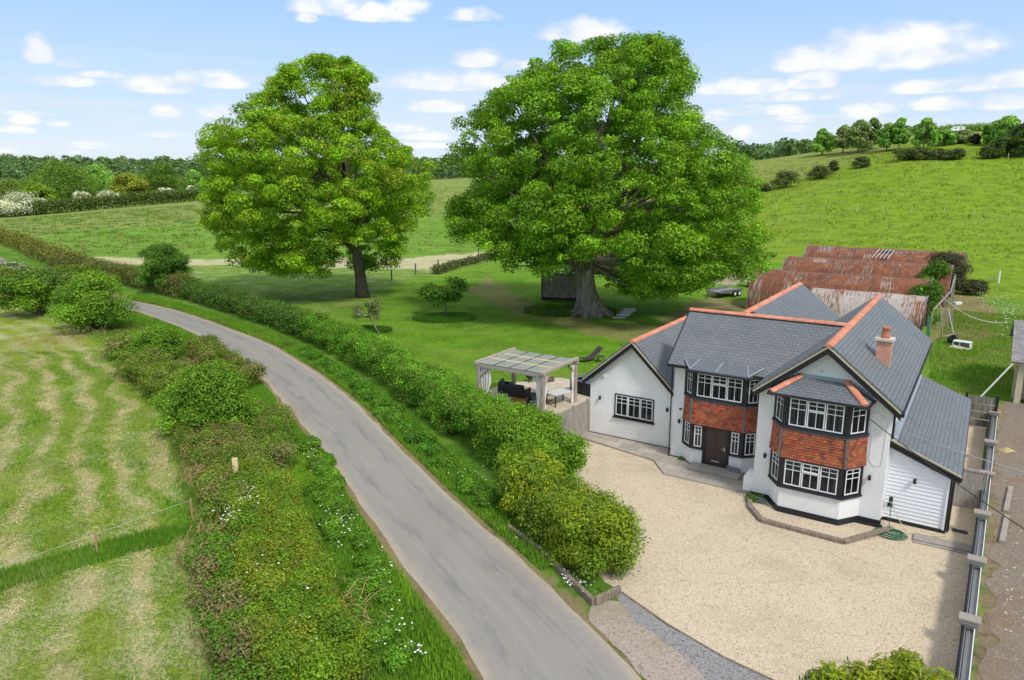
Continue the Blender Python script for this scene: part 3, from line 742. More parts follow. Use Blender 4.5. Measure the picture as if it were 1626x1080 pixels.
# dark rooms behind the openings
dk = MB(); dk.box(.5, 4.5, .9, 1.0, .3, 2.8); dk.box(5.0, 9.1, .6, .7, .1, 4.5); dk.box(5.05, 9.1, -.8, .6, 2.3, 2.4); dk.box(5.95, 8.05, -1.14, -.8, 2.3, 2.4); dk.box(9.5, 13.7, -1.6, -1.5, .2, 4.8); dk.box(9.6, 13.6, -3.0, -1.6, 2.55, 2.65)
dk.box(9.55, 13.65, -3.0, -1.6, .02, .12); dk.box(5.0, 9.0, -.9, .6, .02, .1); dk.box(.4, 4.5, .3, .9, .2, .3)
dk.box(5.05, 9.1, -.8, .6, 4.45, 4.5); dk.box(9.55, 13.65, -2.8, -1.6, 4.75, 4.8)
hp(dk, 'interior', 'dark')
# black plinths -------------------------------------------------------
pb = MB()
pb.box(-.02, 4.7, -.03, .3, -.05, .13); pb.box(4.72, 5.3, -.88, -.6, -.05, .13); pb.box(8.75, 9.18, -.88, -.6, -.05, .13)
pb.box(9.17, 9.5, -2.87, -.9, -.05, .22)
pb.box(9.17, 9.9, -3.2, -2.88, -.05, .25); pb.box(13.22, 14.03, -3.2, -2.88, -.05, .25); pb.box(13.1, 14.12, -3.34, -3.2, -.05, .12)
hp(pb, 'plinth', 'black')
# splayed bays ---------------------------------------------------------
def frame_of(a, b):
    a, b = Vector((a[0], a[1], 0)), Vector((b[0], b[1], 0)); return a, (b - a).normalized(), (b - a).length
def window(a, b, z0, z1, lights, depth=.06, curtain=True, parent=hs, surround=.05, blind=0.0):
    """casement window on the plan line a-b (outside on the right-hand side of a->b is -normal). lights: list of (fraction, kind)"""
    o, ux, L = frame_of(a, b); nrm = ux.cross(Vector((0, 0, 1)))       # outward
    def P(s_, z, d): q = o + ux * s_ + nrm * d; return (q.x, q.y, z)
    def bar(mb, s0, s1, za, zb, d0, d1):
        vs = [P(s0, za, d0), P(s1, za, d0), P(s1, za, d1), P(s0, za, d1), P(s0, zb, d0), P(s1, zb, d0), P(s1, zb, d1), P(s0, zb, d1)]
        mb.add(vs, [(0, 1, 2, 3), (7, 6, 5, 4), (0, 4, 5, 1), (1, 5, 6, 2), (2, 6, 7, 3), (3, 7, 4, 0)])
    sur = MB()
    g = surround
    bar(sur, -g, 0, z0 - g, z1 + g, -.07, .035); bar(sur, L, L + g, z0 - g, z1 + g, -.07, .035); bar(sur, 0, L, z1, z1 + g, -.07, .035); bar(sur, 0, L, z0 - g, z0, -.07, .037)
    root = sur.build('window', M['black'], parent)
    fr = MB(); gl = MB(); s0 = 0.0; tot = sum(l[0] for l in lights); e = .042
    for fr_, kind in lights:
        s1 = s0 + L * fr_ / tot; a0, a1 = s0 + .012, s1 - .012
        def sash(za, zb, nv, hz, dd=.0):
            bar(fr, a0, a0 + e, za, zb, -.03, .025 + dd); bar(fr, a1 - e, a1, za, zb, -.03, .025 + dd)
            bar(fr, a0 + e, a1 - e, zb - e, zb, -.03, .024 + dd); bar(fr, a0 + e, a1 - e, za, za + e, -.03, .024 + dd)
            for k in range(1, nv): m_ = a0 + (a1 - a0) * k / nv; bar(fr, m_ - .013, m_ + .013, za + e, zb - e, -.012, .014 + dd)
            for hgt in hz: bar(fr, a0 + e, a1 - e, hgt - .013, hgt + .013, -.011, .012 + dd)
        H_ = z1 - z0
        if kind == 'full': sash(z0 + .01, z1 - .01, 2 if L * fr_ / tot > .36 else 1, [z0 + H_ * .60, z0 + H_ * .79])
        elif kind == 'cross': sash(z0 + .01, z1 - .01, 2, [z0 + H_ * .62, z0 + H_ * .81])
        elif kind == 'top': sash(z0 + .01, z0 + H_ * .62, 2, []); sash(z0 + H_ * .64, z1 - .01, 2, [z0 + H_ * .82], .03)
        s0 = s1
    bar(gl, .03, L - .03, z0 + .03, z1 - .03, -.006, .0)
    fr.build('frame', M['upvc'], root); gl.build('pane', M['glass'], root)
    if curtain:
        cu = MB(); r_ = random.Random(int(z0 * 100 + a[0] * 37)); s_ = .0; n = 0
        # gathered curtain strips hanging behind each glass
        spans = [(0.02, .16), (.84, .98)] if L < 1 else [(0.01, .09), (.27, .38), (.62, .72), (.91, .99)]
        for u0, u1 in spans:
            k = max(3, int((u1 - u0) * L / .045)); xs_ = [L * (u0 + (u1 - u0) * i / k) for i in range(k + 1)]
            for i in range(k): 
                d0 = -.16 - .03 * (i % 2); d1 = -.16 - .03 * ((i + 1) % 2)
                cu.add([P(xs_[i], z0 - .05, d0), P(xs_[i + 1], z0 - .05, d1), P(xs_[i + 1], z1 + .02, d1), P(xs_[i], z1 + .02, d0)], [(0, 1, 2, 3)])
        if not blind:
            nb = max(3, int(L / .115))
            for i in range(nb):
                sc_ = L * (i + .5) / nb; cu.add([P(sc_ - .028, z0 - .03, -.10), P(sc_ + .018, z0 - .03, -.13), P(sc_ + .018, z1, -.13), P(sc_ - .028, z1, -.10)], [(0, 1, 2, 3)])
        cu.build('curtain', M['cloth'], root)
        if blind:
            bl = MB(); nn = int((z1 - z0) * blind / .05)
            for i in range(nn): zt = z1 - .03 - i * .05; bar(bl, .03, L - .03, zt - .038, zt, -.115, -.10)
            bl.build('blind', M['blind'], root)
    return root
def sill(pts, z0, z1, out, name='sill'):
    """strip following the bay plan pts (list of plan points, left to right seen from outside)"""
    P = [Vector((p[0], p[1], 0)) for p in pts]; nr = [(P[i + 1] - P[i]).normalized().cross(Vector((0, 0, 1))) for i in range(len(P) - 1)]
    off = []
    for i in range(len(P)):
        if i == 0: n_ = nr[0]; k = 1
        elif i == len(P) - 1: n_ = nr[-1]; k = 1
        else: n_ = (nr[i - 1] + nr[i]).normalized(); k = 1 / n_.dot(nr[i])
        off.append(P[i] + n_ * out * k)
    return P, off
def strip(mb, pts, z0, z1, o0, o1, inset=.1):
    """ring segment: bottom offset o0, top offset o1, going in by inset"""
    P, A1 = sill(pts, 0, 0, o0); _, B1 = sill(pts, 0, 0, o1); _, I1 = sill(pts, 0, 0, -inset)
    for i in range(len(P) - 1):
        vs = [(A1[i].x, A1[i].y, z0), (A1[i + 1].x, A1[i + 1].y, z0), (I1[i + 1].x, I1[i + 1].y, z0), (I1[i].x, I1[i].y, z0),
              (B1[i].x, B1[i].y, z1), (B1[i + 1].x, B1[i + 1].y, z1), (I1[i + 1].x, I1[i + 1].y, z1), (I1[i].x, I1[i].y, z1)]
        mb.add(vs, [(0, 1, 5, 4), (4, 5, 6, 7), (3, 2, 1, 0), (2, 3, 7, 6), (0, 4, 7, 3), (1, 2, 6, 5)])
def tilehang(pts, z0, z1, rows, tw=.165):
    """courses of hanging clay tiles, each a small lapped slab"""
    root_mb = MB(); P, O1 = sill(pts, 0, 0, .03); dz = (z1 - z0) / rows; r_ = random.Random(5)
    cols = [(.36, .10, .045), (.43, .135, .06), (.30, .085, .045), (.39, .11, .05), (.22, .07, .045)]
    for i in range(len(P) - 1):
        a, b = O1[i], O1[i + 1]; L = (b - a).length; ux = (b - a).normalized(); nr = ux.cross(Vector((0, 0, 1))); n = max(2, round(L / tw)); w_ = L / n
        for r in range(rows):
            fl = .05 * ((rows - r) / rows) ** 2 * 1.2     # bell-mouth at the foot
            off = 0 if r % 2 == 0 else .5
            for k in range(n + (1 if off else 0)):
                s0 = max(0, (k - off) * w_ + .004); s1 = min(L, (k + 1 - off) * w_ - .004)
                if s1 - s0 < .02: continue
                zb = z0 + r * dz - .015 + r_.uniform(-.006, .006); zt = z0 + (r + 1.2) * dz; ob = fl + .045 + r_.uniform(0, .008); ot = fl + .012
                q = [a + ux * s0 + nr * ob, a + ux * s1 + nr * ob, a + ux * s1 + nr * ot, a + ux * s0 + nr * ot, a + ux * s0 + nr * (ob - .018), a + ux * s1 + nr * (ob - .018)]
                vs = [(q[0].x, q[0].y, zb), (q[1].x, q[1].y, zb), (q[2].x, q[2].y, zt), (q[3].x, q[3].y, zt), (q[4].x, q[4].y, zb), (q[5].x, q[5].y, zb)]
                c = tuple(x * r_.uniform(.8, 1.15) for x in r_.choice(cols))
                root_mb.add(vs, [(0, 1, 2, 3), (4, 5, 1, 0), (0, 3, 4), (1, 5, 2)], c)
    return root_mb
def bay(pts, door=None):
    pass
# bay 1 (over and round the front door)
b1 = [(5.35, -.85), (5.86, -1.3), (8.17, -1.3), (8.68, -.85)]
w1 = MB(); strip(w1, b1[:2] + [(6.42, -1.3)], .13, .88, 0, 0, .18); strip(w1, [(7.63, -1.3)] + b1[2:], .13, .88, 0, 0, .18)
hp(w1, 'bay_wall', 'wallbrick')
w1 = MB(); strip(w1, b1[:2] + [(6.42, -1.3)], -.05, .13, .03, .03, .18); strip(w1, [(7.63, -1.3)] + b1[2:], -.05, .13, .03, .03, .18); hp(w1, 'bay_plinth', 'black')
w1 = MB(); strip(w1, b1, 2.08, 3.22, 0, 0, .14); hp(w1, 'bay_apron', 'dark')
tb = tilehang(b1, 2.1, 3.2, 10); hp(tb, 'hanging_tiles', 'tile')
def corner_lead(pts, z0, z1):
    mb = MB(); P, O1 = sill(pts, 0, 0, .09); _, O2 = sill(pts, 0, 0, .14)
    for i in range(1, len(P) - 1): mb.beam((O2[i].x, O2[i].y, z0), (O1[i].x, O1[i].y, z1), .07, .04)
    strip(mb, pts, z1 - .06, z1 + .0, .085, .08, -.03)
    return mb
hp(corner_lead(b1, 2.08, 3.26), 'lead_trim', 'lead')
w1 = MB(); strip(w1, b1, 3.26, 3.34, .12, .09, .1); strip(w1, b1[:2] + [(6.42, -1.3)], .88, .95, .09, .06, .1); strip(w1, [(7.63, -1.3)] + b1[2:], .88, .95, .09, .06, .1)
hp(w1, 'sill', 'black')
def posts(pts, z0, z1, wd=.085):
    mb = MB(); P, O1 = sill(pts, 0, 0, -.03)
    for i, q in enumerate(O1): mb.beam((q.x, q.y, z0), (q.x, q.y, z1), wd * 2, wd * 2)
    return mb
w1 = posts(b1[1:3], 3.34, 4.56); w1.box(5.3, 5.42, -.95, -.7, 3.34, 4.5); w1.box(8.6, 8.72, -.95, -.7, 3.34, 4.5); strip(w1, b1, 4.5, 4.62, .05, .05, .14)
w1.beam((5.86 + .02, -1.27, .95), (5.86 + .02, -1.27, 2.1), .15, .15); w1.beam((8.15, -1.27, .95), (8.15, -1.27, 2.1), .15, .15); w1.box(5.3, 5.42, -.93, -.7, .95, 2.1); w1.box(8.6, 8.72, -.93, -.7, .95, 2.1); strip(w1, b1, 2.02, 2.09, .02, .02, .1)
hp(w1, 'bay_post', 'black')
def inset(a, b, m0, m1):
    a, b = Vector((a[0], a[1])), Vector((b[0], b[1])); d = (b - a).normalized(); p = a + d * m0; q = b - d * m1; return (p.x, p.y), (q.x, q.y)
window(*inset(b1[1], b1[2], .14, .14), 3.38, 4.46, [(1, 'cross'), (1, 'top'), (1, 'cross')])
window(*inset(b1[0], b1[1], .08, .12), 3.38, 4.46, [(1, 'cross')]); window(*inset(b1[2], b1[3], .12, .08), 3.38, 4.46, [(1, 'cross')])
window(*inset(b1[0], b1[1], .08, .12), .98, 2.0, [(1, 'cross')]); window(*inset(b1[2], b1[3], .12, .08), .98, 2.0, [(1, 'cross')])
window((5.99, -1.3), (6.36, -1.3), .98, 2.0, [(1, 'full')]); window((7.68, -1.3), (8.04, -1.3), .98, 2.0, [(1, 'full')])
# front door
dr = MB(); dr.box(6.53, 7.52, -1.28, -1.23, .14, 2.0)
for (a0, a1, z0, z1) in ((6.62, 6.98, .35, .95), (7.07, 7.43, .35, .95), (6.62, 6.98, 1.05, 1.88), (7.07, 7.43, 1.05, 1.88)): dr.box(a0, a1, -1.295, -1.28, z0, z1)
m_, t_, b_, _ = newmat('dark_door'); n_ = t_.noise(t_.mapv(t_.node('ShaderNodeTexCoord').outputs['Object'], (8, 8, .6)), 1, 4)
t_.l.new(t_.mix(n_, (.035, .022, .02), (.075, .05, .045)), b_.inputs['Base Color']); b_.inputs['Roughness'].default_value = .4; M['door'] = m_
door = hp(dr, 'door', 'door')
q = MB(); q.box(7.40, 7.44, -1.33, -1.295, 1.0, 1.2); q.box(7.30, 7.42, -1.36, -1.33, 1.1, 1.125); q.build('handle', M['steel'], door)
q = MB(); q.box(6.85, 7.2, -1.31, -1.297, .42, .49); q.build('letterbox', M['steel'], door)
q = MB(); q.box(6.42, 6.53, -1.34, -1.2, .0, 2.08); q.box(7.52, 7.63, -1.34, -1.2, .0, 2.08); q.box(6.53, 7.52, -1.34, -1.2, 2.0, 2.08); q.box(6.53, 7.52, -1.36, -1.2, .0, .14); hp(q, 'door_frame', 'black')
# lead roof of bay 1
q = MB(); q.add([(5.25, -1.0, 4.985), (8.78, -1.0, 4.985), (8.3, -1.62, 4.66), (5.72, -1.62, 4.66), (5.25, -.95, 4.72), (8.78, -.95, 4.72), (8.3, -1.62, 4.58), (5.72, -1.62, 4.58), (5.22, -1.0, 4.62), (8.8, -1.0, 4.62)],
                [(3, 2, 1, 0), (4, 5, 6, 7), (3, 7, 6, 2), (0, 4, 7, 3), (2, 6, 5, 1), (0, 1, 5, 4)])
bl = hp(q, 'lead_roof', 'lead')
q = MB()
for a, b in (((5.72, -1.62, 4.67), (5.95, -1.0, 4.99)), ((6.9, -1.62, 4.67), (7.0, -1.0, 4.99)), ((8.3, -1.62, 4.67), (8.1, -1.0, 4.99)), ((5.25, -1.0, 4.985), (5.72, -1.62, 4.67)), ((8.78, -1.0, 4.985), (8.3, -1.62, 4.67))): q.tube([a, b], .028, 6)
q.build('lead_roll', M['leadlight'], bl)
q = MB(); q.tube([(5.2, -1.1, 4.62), (5.7, -1.67, 4.58), (8.32, -1.67, 4.58), (8.82, -1.1, 4.62)], .05, 8); hp(q, 'gutter', 'black')
# bay 2
b2 = [(9.86, -3.15), (10.42, -3.95), (12.66, -3.95), (13.24, -3.15)]
q = MB(); strip(q, b2, .25, 1.08, 0, 0, .2); hp(q, 'bay_wall', 'wallbrick')
q = MB(); strip(q, b2, -.05, .25, .05, .035, .2); hp(q, 'bay_plinth', 'black')
q = MB(); strip(q, b2, 2.34, 3.5, 0, 0, .16); hp(q, 'bay_apron', 'dark')
hp(tilehang(b2, 2.37, 3.47, 10), 'hanging_tiles', 'tile'); hp(corner_lead(b2, 2.35, 3.54), 'lead_trim', 'lead')
q = MB(); strip(q, b2, 3.54, 3.62, .12, .09, .1); strip(q, b2, 1.08, 1.17, .10, .07, .1); hp(q, 'sill', 'black')
q = posts(b2[1:3], 3.6, 4.86); strip(q, b2, 4.8, 4.88, .04, .04, .14); strip(q, b2, 2.28, 2.36, .03, .03, .14)
for z0, z1 in ((1.15, 2.34), (3.6, 4.86)): q.box(9.84, 9.98, -3.27, -3.0, z0, z1); q.box(13.12, 13.26, -3.27, -3.0, z0, z1)
for x_ in (10.45, 12.63): q.beam((x_, -3.91, 1.15), (x_, -3.91, 2.34), .16, .16)
hp(q, 'bay_post', 'black')
for z0, z1, bd in ((3.66, 4.77, 0), (1.21, 2.26, .42)):
    window(*inset(b2[1], b2[2], .14, .14), z0, z1, [(1, 'cross'), (1, 'top'), (1, 'cross')], blind=bd)
    window(*inset(b2[0], b2[1], .14, .14), z0, z1, [(1, 'cross')], blind=bd); window(*inset(b2[2], b2[3], .14, .14), z0, z1, [(1, 'cross')], blind=bd)
# hipped slate roof of bay 2
ez, tz = 4.93, 5.44
q = MB(); E0, E1, E2, E3 = (9.74, -3.15, ez), (9.82, -4.2, ez), (13.26, -4.2, ez), (13.36, -3.15, ez); T0, T1 = (10.72, -3.16, tz), (12.38, -3.16, tz)
q.panel([E1, E2, T1, T0], .05); q.panel([E0, E1, T0], .05); q.panel([E2, E3, T1], .05)
bro = hp(q, 'bay_roof', 'slate')
q = MB(); q.box(9.76, 13.34, -4.18, -3.2, 4.85, 4.875); hp(q, 'soffit', 'black')
q = MB(); q.tube([(9.72, -3.2, 4.9), (9.76, -4.26, 4.88), (13.32, -4.26, 4.88), (13.4, -3.2, 4.9)], .05, 8); hp(q, 'gutter', 'black')
def ridge_tiles(a, b, r=.13, seg=.45, drop=.05):
    """half-round ridge tiles butted end to end"""
    a, b = Vector(a), Vector(b); L = (b - a).length; n = max(1, round(L / seg)); d = (b - a) / n; mb = MB(); dn = d.normalized(); x = dn.cross(Vector((0, 0, 1))).normalized(); up = x.cross(dn)
    for i in range(n):
        p0 = a + d * i + dn * .006; p1 = a + d * (i + 1) - dn * .006; vs = []; K = 7; rr2 = r * (1 + .03 * ((i * 7) % 3 - 1))
        for p in (p0, p1):
            for k in range(K): th = math.pi * (k / (K - 1)); vs.append(p + x * math.cos(th) * rr2 * 1.12 + up * (math.sin(th) * rr2 * .75 - drop))
        fs = [(k, k + 1, K + k + 1, K + k) for k in range(K - 1)] + [tuple(range(K - 1, -1, -1)), tuple(range(K, 2 * K))]
        c = random.choice([(.66, .25, .155), (.70, .29, .18), (.60, .23, .14)]); mb.add(vs, fs, c)
    # pale mortar between
    return mb
hp(ridge_tiles((9.86, -4.16, ez + .03), (T0[0], T0[1] - .02, T0[2] + .05), .13, .3, .03), 'hip_tiles', 'tile'); hp(ridge_tiles((13.22, -4.16, ez + .03), (T1[0], T1[1] - .02, T1[2] + .05), .13, .3, .03), 'hip_tiles', 'tile')
q = MB(); q.box(10.6, 12.5, -3.2, -3.152, tz - .02, tz + .12)
for k in range(6):
    f0 = k / 6; x0 = 9.8 + f0 * .9; z0 = ez + .02 + f0 * (tz - ez); q.box(x0, x0 + .17, -3.18, -3.153, z0, z0 + .17); q.box(13.3 - f0 * .9 - .17, 13.3 - f0 * .9, -3.18, -3.153, z0, z0 + .17)
hp(q, 'flashing', 'leadlight')
# wing window
window((1.44, -.0), (3.44, -.0), 1.29, 2.36, [(1, 'cross'), (1, 'cross'), (1, 'cross')])
q = MB(); q.box(1.33, 3.55, -.11, .0, 1.16, 1.23); hp(q, 'sill', 'black')
# roofs ----------------------------------------------------------------
def roof(name, pts, th=.09): q = MB(); q.panel(pts, th); return hp(q, name, 'slate')
def gable_roof(u0, uc, u1, v0, v1, ze, zr):
    roof('roof_slope', [(u0, v0, ze), (uc, v0, zr), (uc, v1, zr), (u0, v1, ze)][::-1]); roof('roof_slope', [(u1, v0, ze), (uc, v0, zr), (uc, v1, zr), (u1, v1, ze)])
gable_roof(-.27, 2.35, 4.74, -.35, 7.8, 2.98, 5.24)
gable_roof(9.06, 11.67, 14.3, -3.55, 10.3, 4.72, 6.84)
gable_roof(4.5, 7.1, 9.7, 2.4, 13.0, 4.74, 6.84)
roof('roof_slope', [(4.58, -1.32, 4.70), (11.6, -1.32, 4.70), (11.6, 1.36, 6.80), (4.58, 1.36, 6.80)]); roof('roof_slope', [(11.6, 4.0, 4.70), (4.58, 4.0, 4.70), (4.58, 1.36, 6.80), (11.6, 1.36, 6.80)])
for a, b in (((2.35, -.4, 5.27), (2.35, 7.8, 5.27)), ((11.67, -3.6, 6.87), (11.67, 10.3, 6.87)), ((7.1, 1.5, 6.87), (7.1, 13.0, 6.87)), ((4.56, 1.36, 6.83), (11.55, 1.36, 6.83))): hp(ridge_tiles(a, b, .15), 'ridge_tiles', 'tile')
def barge(uL, zL, uC, zC, uR, zR, v):
    q = MB()
    for (ua, za, ub, zb) in ((uL, zL, uC, zC), (uR, zR, uC, zC)):
        q.add([(ua, v, za - .30), (ub, v, zb - .30), (ub, v, zb - .05), (ua, v, za - .05), (ua, v + .035, za - .30), (ub, v + .035, zb - .30), (ub, v + .035, zb - .05), (ua, v + .035, za - .05)],
              [(0, 1, 2, 3), (7, 6, 5, 4), (0, 4, 5, 1), (3, 2, 6, 7), (0, 3, 7, 4)] if ua < ub else [(3, 2, 1, 0), (4, 5, 6, 7), (1, 5, 4, 0), (7, 6, 2, 3), (4, 7, 3, 0)])
        q.add([(ua, v + .04, za - .14), (ub, v + .04, zb - .14), (ub, v + .42, zb - .14), (ua, v + .42, za - .14)], [(0, 1, 2, 3)])
    hp(q, 'bargeboard', 'black')
    q = MB()
    for (ua, za, ub, zb) in ((uL, zL, uC, zC), (uR, zR, uC, zC)): q.beam((ua, v - .005, za - .03), (ub, v - .005, zb - .03), .05, .05)
    hp(q, 'verge_strip', 'verge')
barge(-.29, 2.96, 2.35, 5.24, 4.74, 2.96, -.37); barge(9.04, 4.70, 11.67, 6.84, 14.32, 4.70, -3.57)
q = MB()
for u_, sgn in ((4.56, 1),):
    for va, vb in ((-1.34, 1.36), (4.0, 1.36)): q.beam((u_, va, 4.64), (u_, vb, 6.74), .04, .16)
hp(q, 'bargeboard', 'black')
q = MB(); q.box(14.24, 14.4, -3.5, 10.2, 4.60, 4.69); q.box(4.6, 9.1, -1.42, -1.32, 4.58, 4.68); q.box(-.38, -.27, -.35, 7.7, 2.86, 2.95); q.tube([(14.08, -3.0, 4.6), (14.08, -3.0, 3.5)], .045, 8); q.box(14.3, 14.42, -3.6, -3.4, 4.55, 4.7); q.tube([(4.7, -1.0, 4.55), (4.7, -.95, .1)], .03, 6)
hp(q, 'gutter', 'black')
q = MB(); q.box(4.6, 9.1, -1.3, -.85, 4.55, 4.575); q.box(9.08, 9.2, -3.1, -.9, 4.55, 4.575); q.box(14.0, 14.28, -3.1, 10, 4.55, 4.575); hp(q, 'soffit', 'black')
# lead valley on the gable/main junction
q = MB(); q.tube([(9.06, -1.24, 4.76), (11.6, 1.33, 6.83)], .05, 5); hp(q, 'valley', 'lead')
# chimney
def rz_(u): return 6.84 - .806 * abs(u - 11.67)
ch = MB(); ch.box(12.93, 13.46, -.35, .12, 5.2, 6.62)
cho = hp(ch, 'chimney', 'brick')
q = MB(); q.box(12.85, 13.54, -.43, .2, 6.62, 6.72); q.build('chimney_cap', M['stone'], cho)
q = MB(); q.lathe([(.16, 6.72), (.18, 6.8), (.155, 6.86), (.14, 7.08), (.17, 7.1), (.17, 7.16), (.12, 7.16), (.11, 7.0)], (13.19, -.12), 16); q.build('chimney_pot', M['terra'], cho, smooth=True)
q = MB()
for k in range(6):
    u0 = 12.9 + k * .1; q.box(u0, u0 + .1, -.37, -.352, rz_(u0 + .05) - .05, rz_(u0 + .05) + .16)
q.panel([(12.86, -.60, rz_(12.86) + .02), (13.5, -.60, rz_(13.5) + .02), (13.5, -.35, rz_(13.5) + .02), (12.86, -.35, rz_(12.86) + .02)], .02)
q.panel([(13.47, -.55, rz_(13.47) + .03), (14.0, -.55, rz_(14.0) + .03), (14.0, -.25, rz_(14.0) + .03), (13.47, -.25, rz_(13.47) + .03)], .02); q.build('lead_apron', M['leadlight'], cho)
# weatherboarded lean-to
q = MB()
def leantoz(u): return 3.28 - .40 * (u - 14.0)
for k in range(21):
    z0 = .16 + k * .15; z1 = z0 + .165
    uR = min(16.07, 14.0 + (3.22 - z1) / .40 + .05)
    if uR < 14.1: break
    uR0 = min(16.07, 14.0 + (3.22 - z0) / .40)
    q.add([(14.02, -2.47, z0), (uR0, -2.47, z0), (uR, -2.435, z1), (14.02, -2.435, z1), (14.02, -2.40, z0), (uR0, -2.40, z0)], [(0, 1, 2, 3), (4, 5, 1, 0)])
hp(q, 'weatherboards', 'board')
q = MB(); q.wall([(14.0, .0), (16.09, .0), (16.09, 2.36), (14.0, 3.2)], [], (0, -2.4, 0), (1, 0, 0), Zu, .1); q.box(15.98, 16.09, -2.3, 8.3, 0, 2.4); hp(q, 'lean_to_wall', 'wall')
q = MB(); q.box(14.0, 16.12, -2.5, -2.41, -.02, .15); q.beam((14.0, -2.62, 3.16), (16.42, -2.62, 2.22), .05, .2); q.tube([(16.2, -2.45, 2.35), (16.2, -2.45, .1)], .045, 8); q.box(16.3, 16.44, -2.7, 8.5, 2.24, 2.34); q.box(16.09, 16.15, -2.46, -2.3, .0, 2.4)
hp(q, 'lean_to_trim', 'black')
q = MB(); q.box(13.96, 14.06, -2.52, -2.4, .15, 3.1); q.box(16.02, 16.09, -2.52, -2.47, .15, 2.3); hp(q, 'corner_trim', 'board')
q = MB(); q.panel([(13.95, -2.7, 3.40), (13.95, 8.5, 3.40), (16.42, 8.5, 2.42), (16.42, -2.7, 2.42)][::-1], .08); hp(q, 'lean_to_roof', 'slate')
q = MB(); q.beam((13.98, -2.72, 3.39), (16.42, -2.72, 2.41), .05, .05); hp(q, 'verge_strip', 'verge')
q = MB(); q.panel([(14.0, -2.72, 3.41), (14.0, 8.4, 3.41), (14.22, 8.4, 3.328), (14.22, -2.72, 3.328)][::-1], .02); q.box(14.0, 14.02, -2.7, 8.4, 3.38, 3.6); hp(q, 'flashing', 'leadlight')
# wall lights and small fittings
def wlight(u, v, z, dirv=(0, -1)):
    q = MB(); x, y = dirv; n = 10
    q.box(u - .04, u + .04, v - .02, v - .002, z - .05, z + .05); q.lathe([(.05, z - .09), (.055, z - .08), (.055, z + .02), (.03, z + .05), (.05, z + .06), (.05, z + .1), (.0, z + .1)], (u, v - .1), n)
    q.box(u - .02, u + .02, v - .1, v - .02, z + .03, z + .06)
    hp(q, 'wall_light', 'black')
for u, v, z in ((.58, 0, 2.05), (4.19, 0, 2.05), (5.12, -.85, 1.9), (9.62, -3.15, 1.95), (13.5, -3.15, 1.9), (14.96, -2.47, 1.85)): wlight(u, v, z)
q = MB(); q.box(.68, .84, -.07, -.002, 3.18, 3.34); hp(q, 'security_light', 'upvc'); q = MB(); q.box(5.07, 5.2, -.88, -.852, 2.44, 2.52); hp(q, 'vent', 'black'); q = MB(); q.box(14.15, 14.33, -2.5, -2.46, .62, .78); hp(q, 'vent', 'black')
q = MB(); q.box(15.4, 15.5, -2.56, -2.47, 2.3, 2.4); hp(q, 'security_light', 'upvc')
q = MB(); q.box(11.4, 11.5, -3.2, -3.152, 5.72, 5.8); hp(q, 'bell_fitting', 'stone')
q = MB(); P_ = [(13.1, -3.17, 4.3), (13.2, -3.17, 3.9), (13.42, -3.17, 3.5), (13.42, -3.17, 2.6), (13.6, -3.17, 2.4), (13.85, -3.17, 2.45), (13.9, -3.17, 4.2), (13.5, -3.17, 4.5), (13.1, -3.17, 4.3)]; q.tube(P_, .009, 4, cap=False); hp(q, 'wall_wiring', 'white')
q = MB(); q.box(8.76, 9.2, -2.95, -2.25, .12, .78); q.box(8.84, 9.2, -2.88, -2.32, .78, .9); hp(q, 'meter_cabinet', 'upvc', bev=.03)

# ---------------------------------------------------------------- paving, steps and things round the house
def hsheet(name, pts, z0, z1, mat):
    q = MB(); q.prism(pts, z0, z1); return tag(q.build(name, M[mat], None, W(0, 0, 0), -HA), kind='structure')
hsheet('patio', [(-.1, -.95), (.4, -1.05), (4.3, -1.8), (5.3, -3.05), (9.12, -3.0), (9.12, -.9), (4.75, -.9), (4.72, -.03), (-.1, -.03)], -.05, .10, 'paver')
hsheet('terrace', [(-8.8, -.2), (-.25, -.2), (-.25, .02), (-.02, .02), (-.02, 8.4), (-6.5, 8.4), (-8.8, 5.2)], -.05, .05, 'deckpaver')
q = MB(); q.box(0, 2.3, 0, .72, .0, .155); tag(q.build('doorstep', M['paver'], None, W(6.05, -2.08, .102), -HA, bev=.02), 'raised flagstone step below the dark front door', 'step')
def sleeper(a, b, lab, h=.2, w_=.2, z0=0.0):
    a, b = Vector(a), Vector(b); L = (b - a).length; q = MB(); q.box(0, L, -w_ / 2, w_ / 2, 0, h * .85)
    return tag(q.build('timber_sleeper', M['sleeper'], None, (a.x, a.y, z0), math.atan2(b.y - a.y, b.x - a.x), bev=.025), lab, 'sleeper', 'timber sleepers edging the planting and gravel beds')
sl = [(9.12, -3.2), (9.45, -4.3), (10.15, -5.25), (11.6, -5.32), (13.1, -5.36), (14.45, -3.25)]
for (a, b), l in zip(zip(sl[:-1], sl[1:]), ['short timber sleeper from the patio corner past the leaning name plate', 'timber sleeper at the left bend of the gravel bed below the bay', 'left of the two dark sleepers along the front of the gravel bed', 'right of the two dark sleepers along the front of the gravel bed', 'pale weathered sleeper slanting back towards the coiled hose']):
    sleeper(W(*a), W(*b), l)
cs = [at(808, 842, 0), at(862, 882, 0), at(905, 925, 0), at(943, 962, 0)]
for (a, b), l in zip(zip(cs[:-1], cs[1:]), ['roadside sleeper under the far end of the golden conifer hedge', 'roadside sleeper below the middle of the golden conifer hedge', 'roadside sleeper behind the daisies at the near end of the conifer hedge']): sleeper(a, b, l, .28, .14)
sleeper(at(945, 962, 0), at(984, 943, 0), 'brown sleeper across the drive end of the conifer bed', .36, .12)
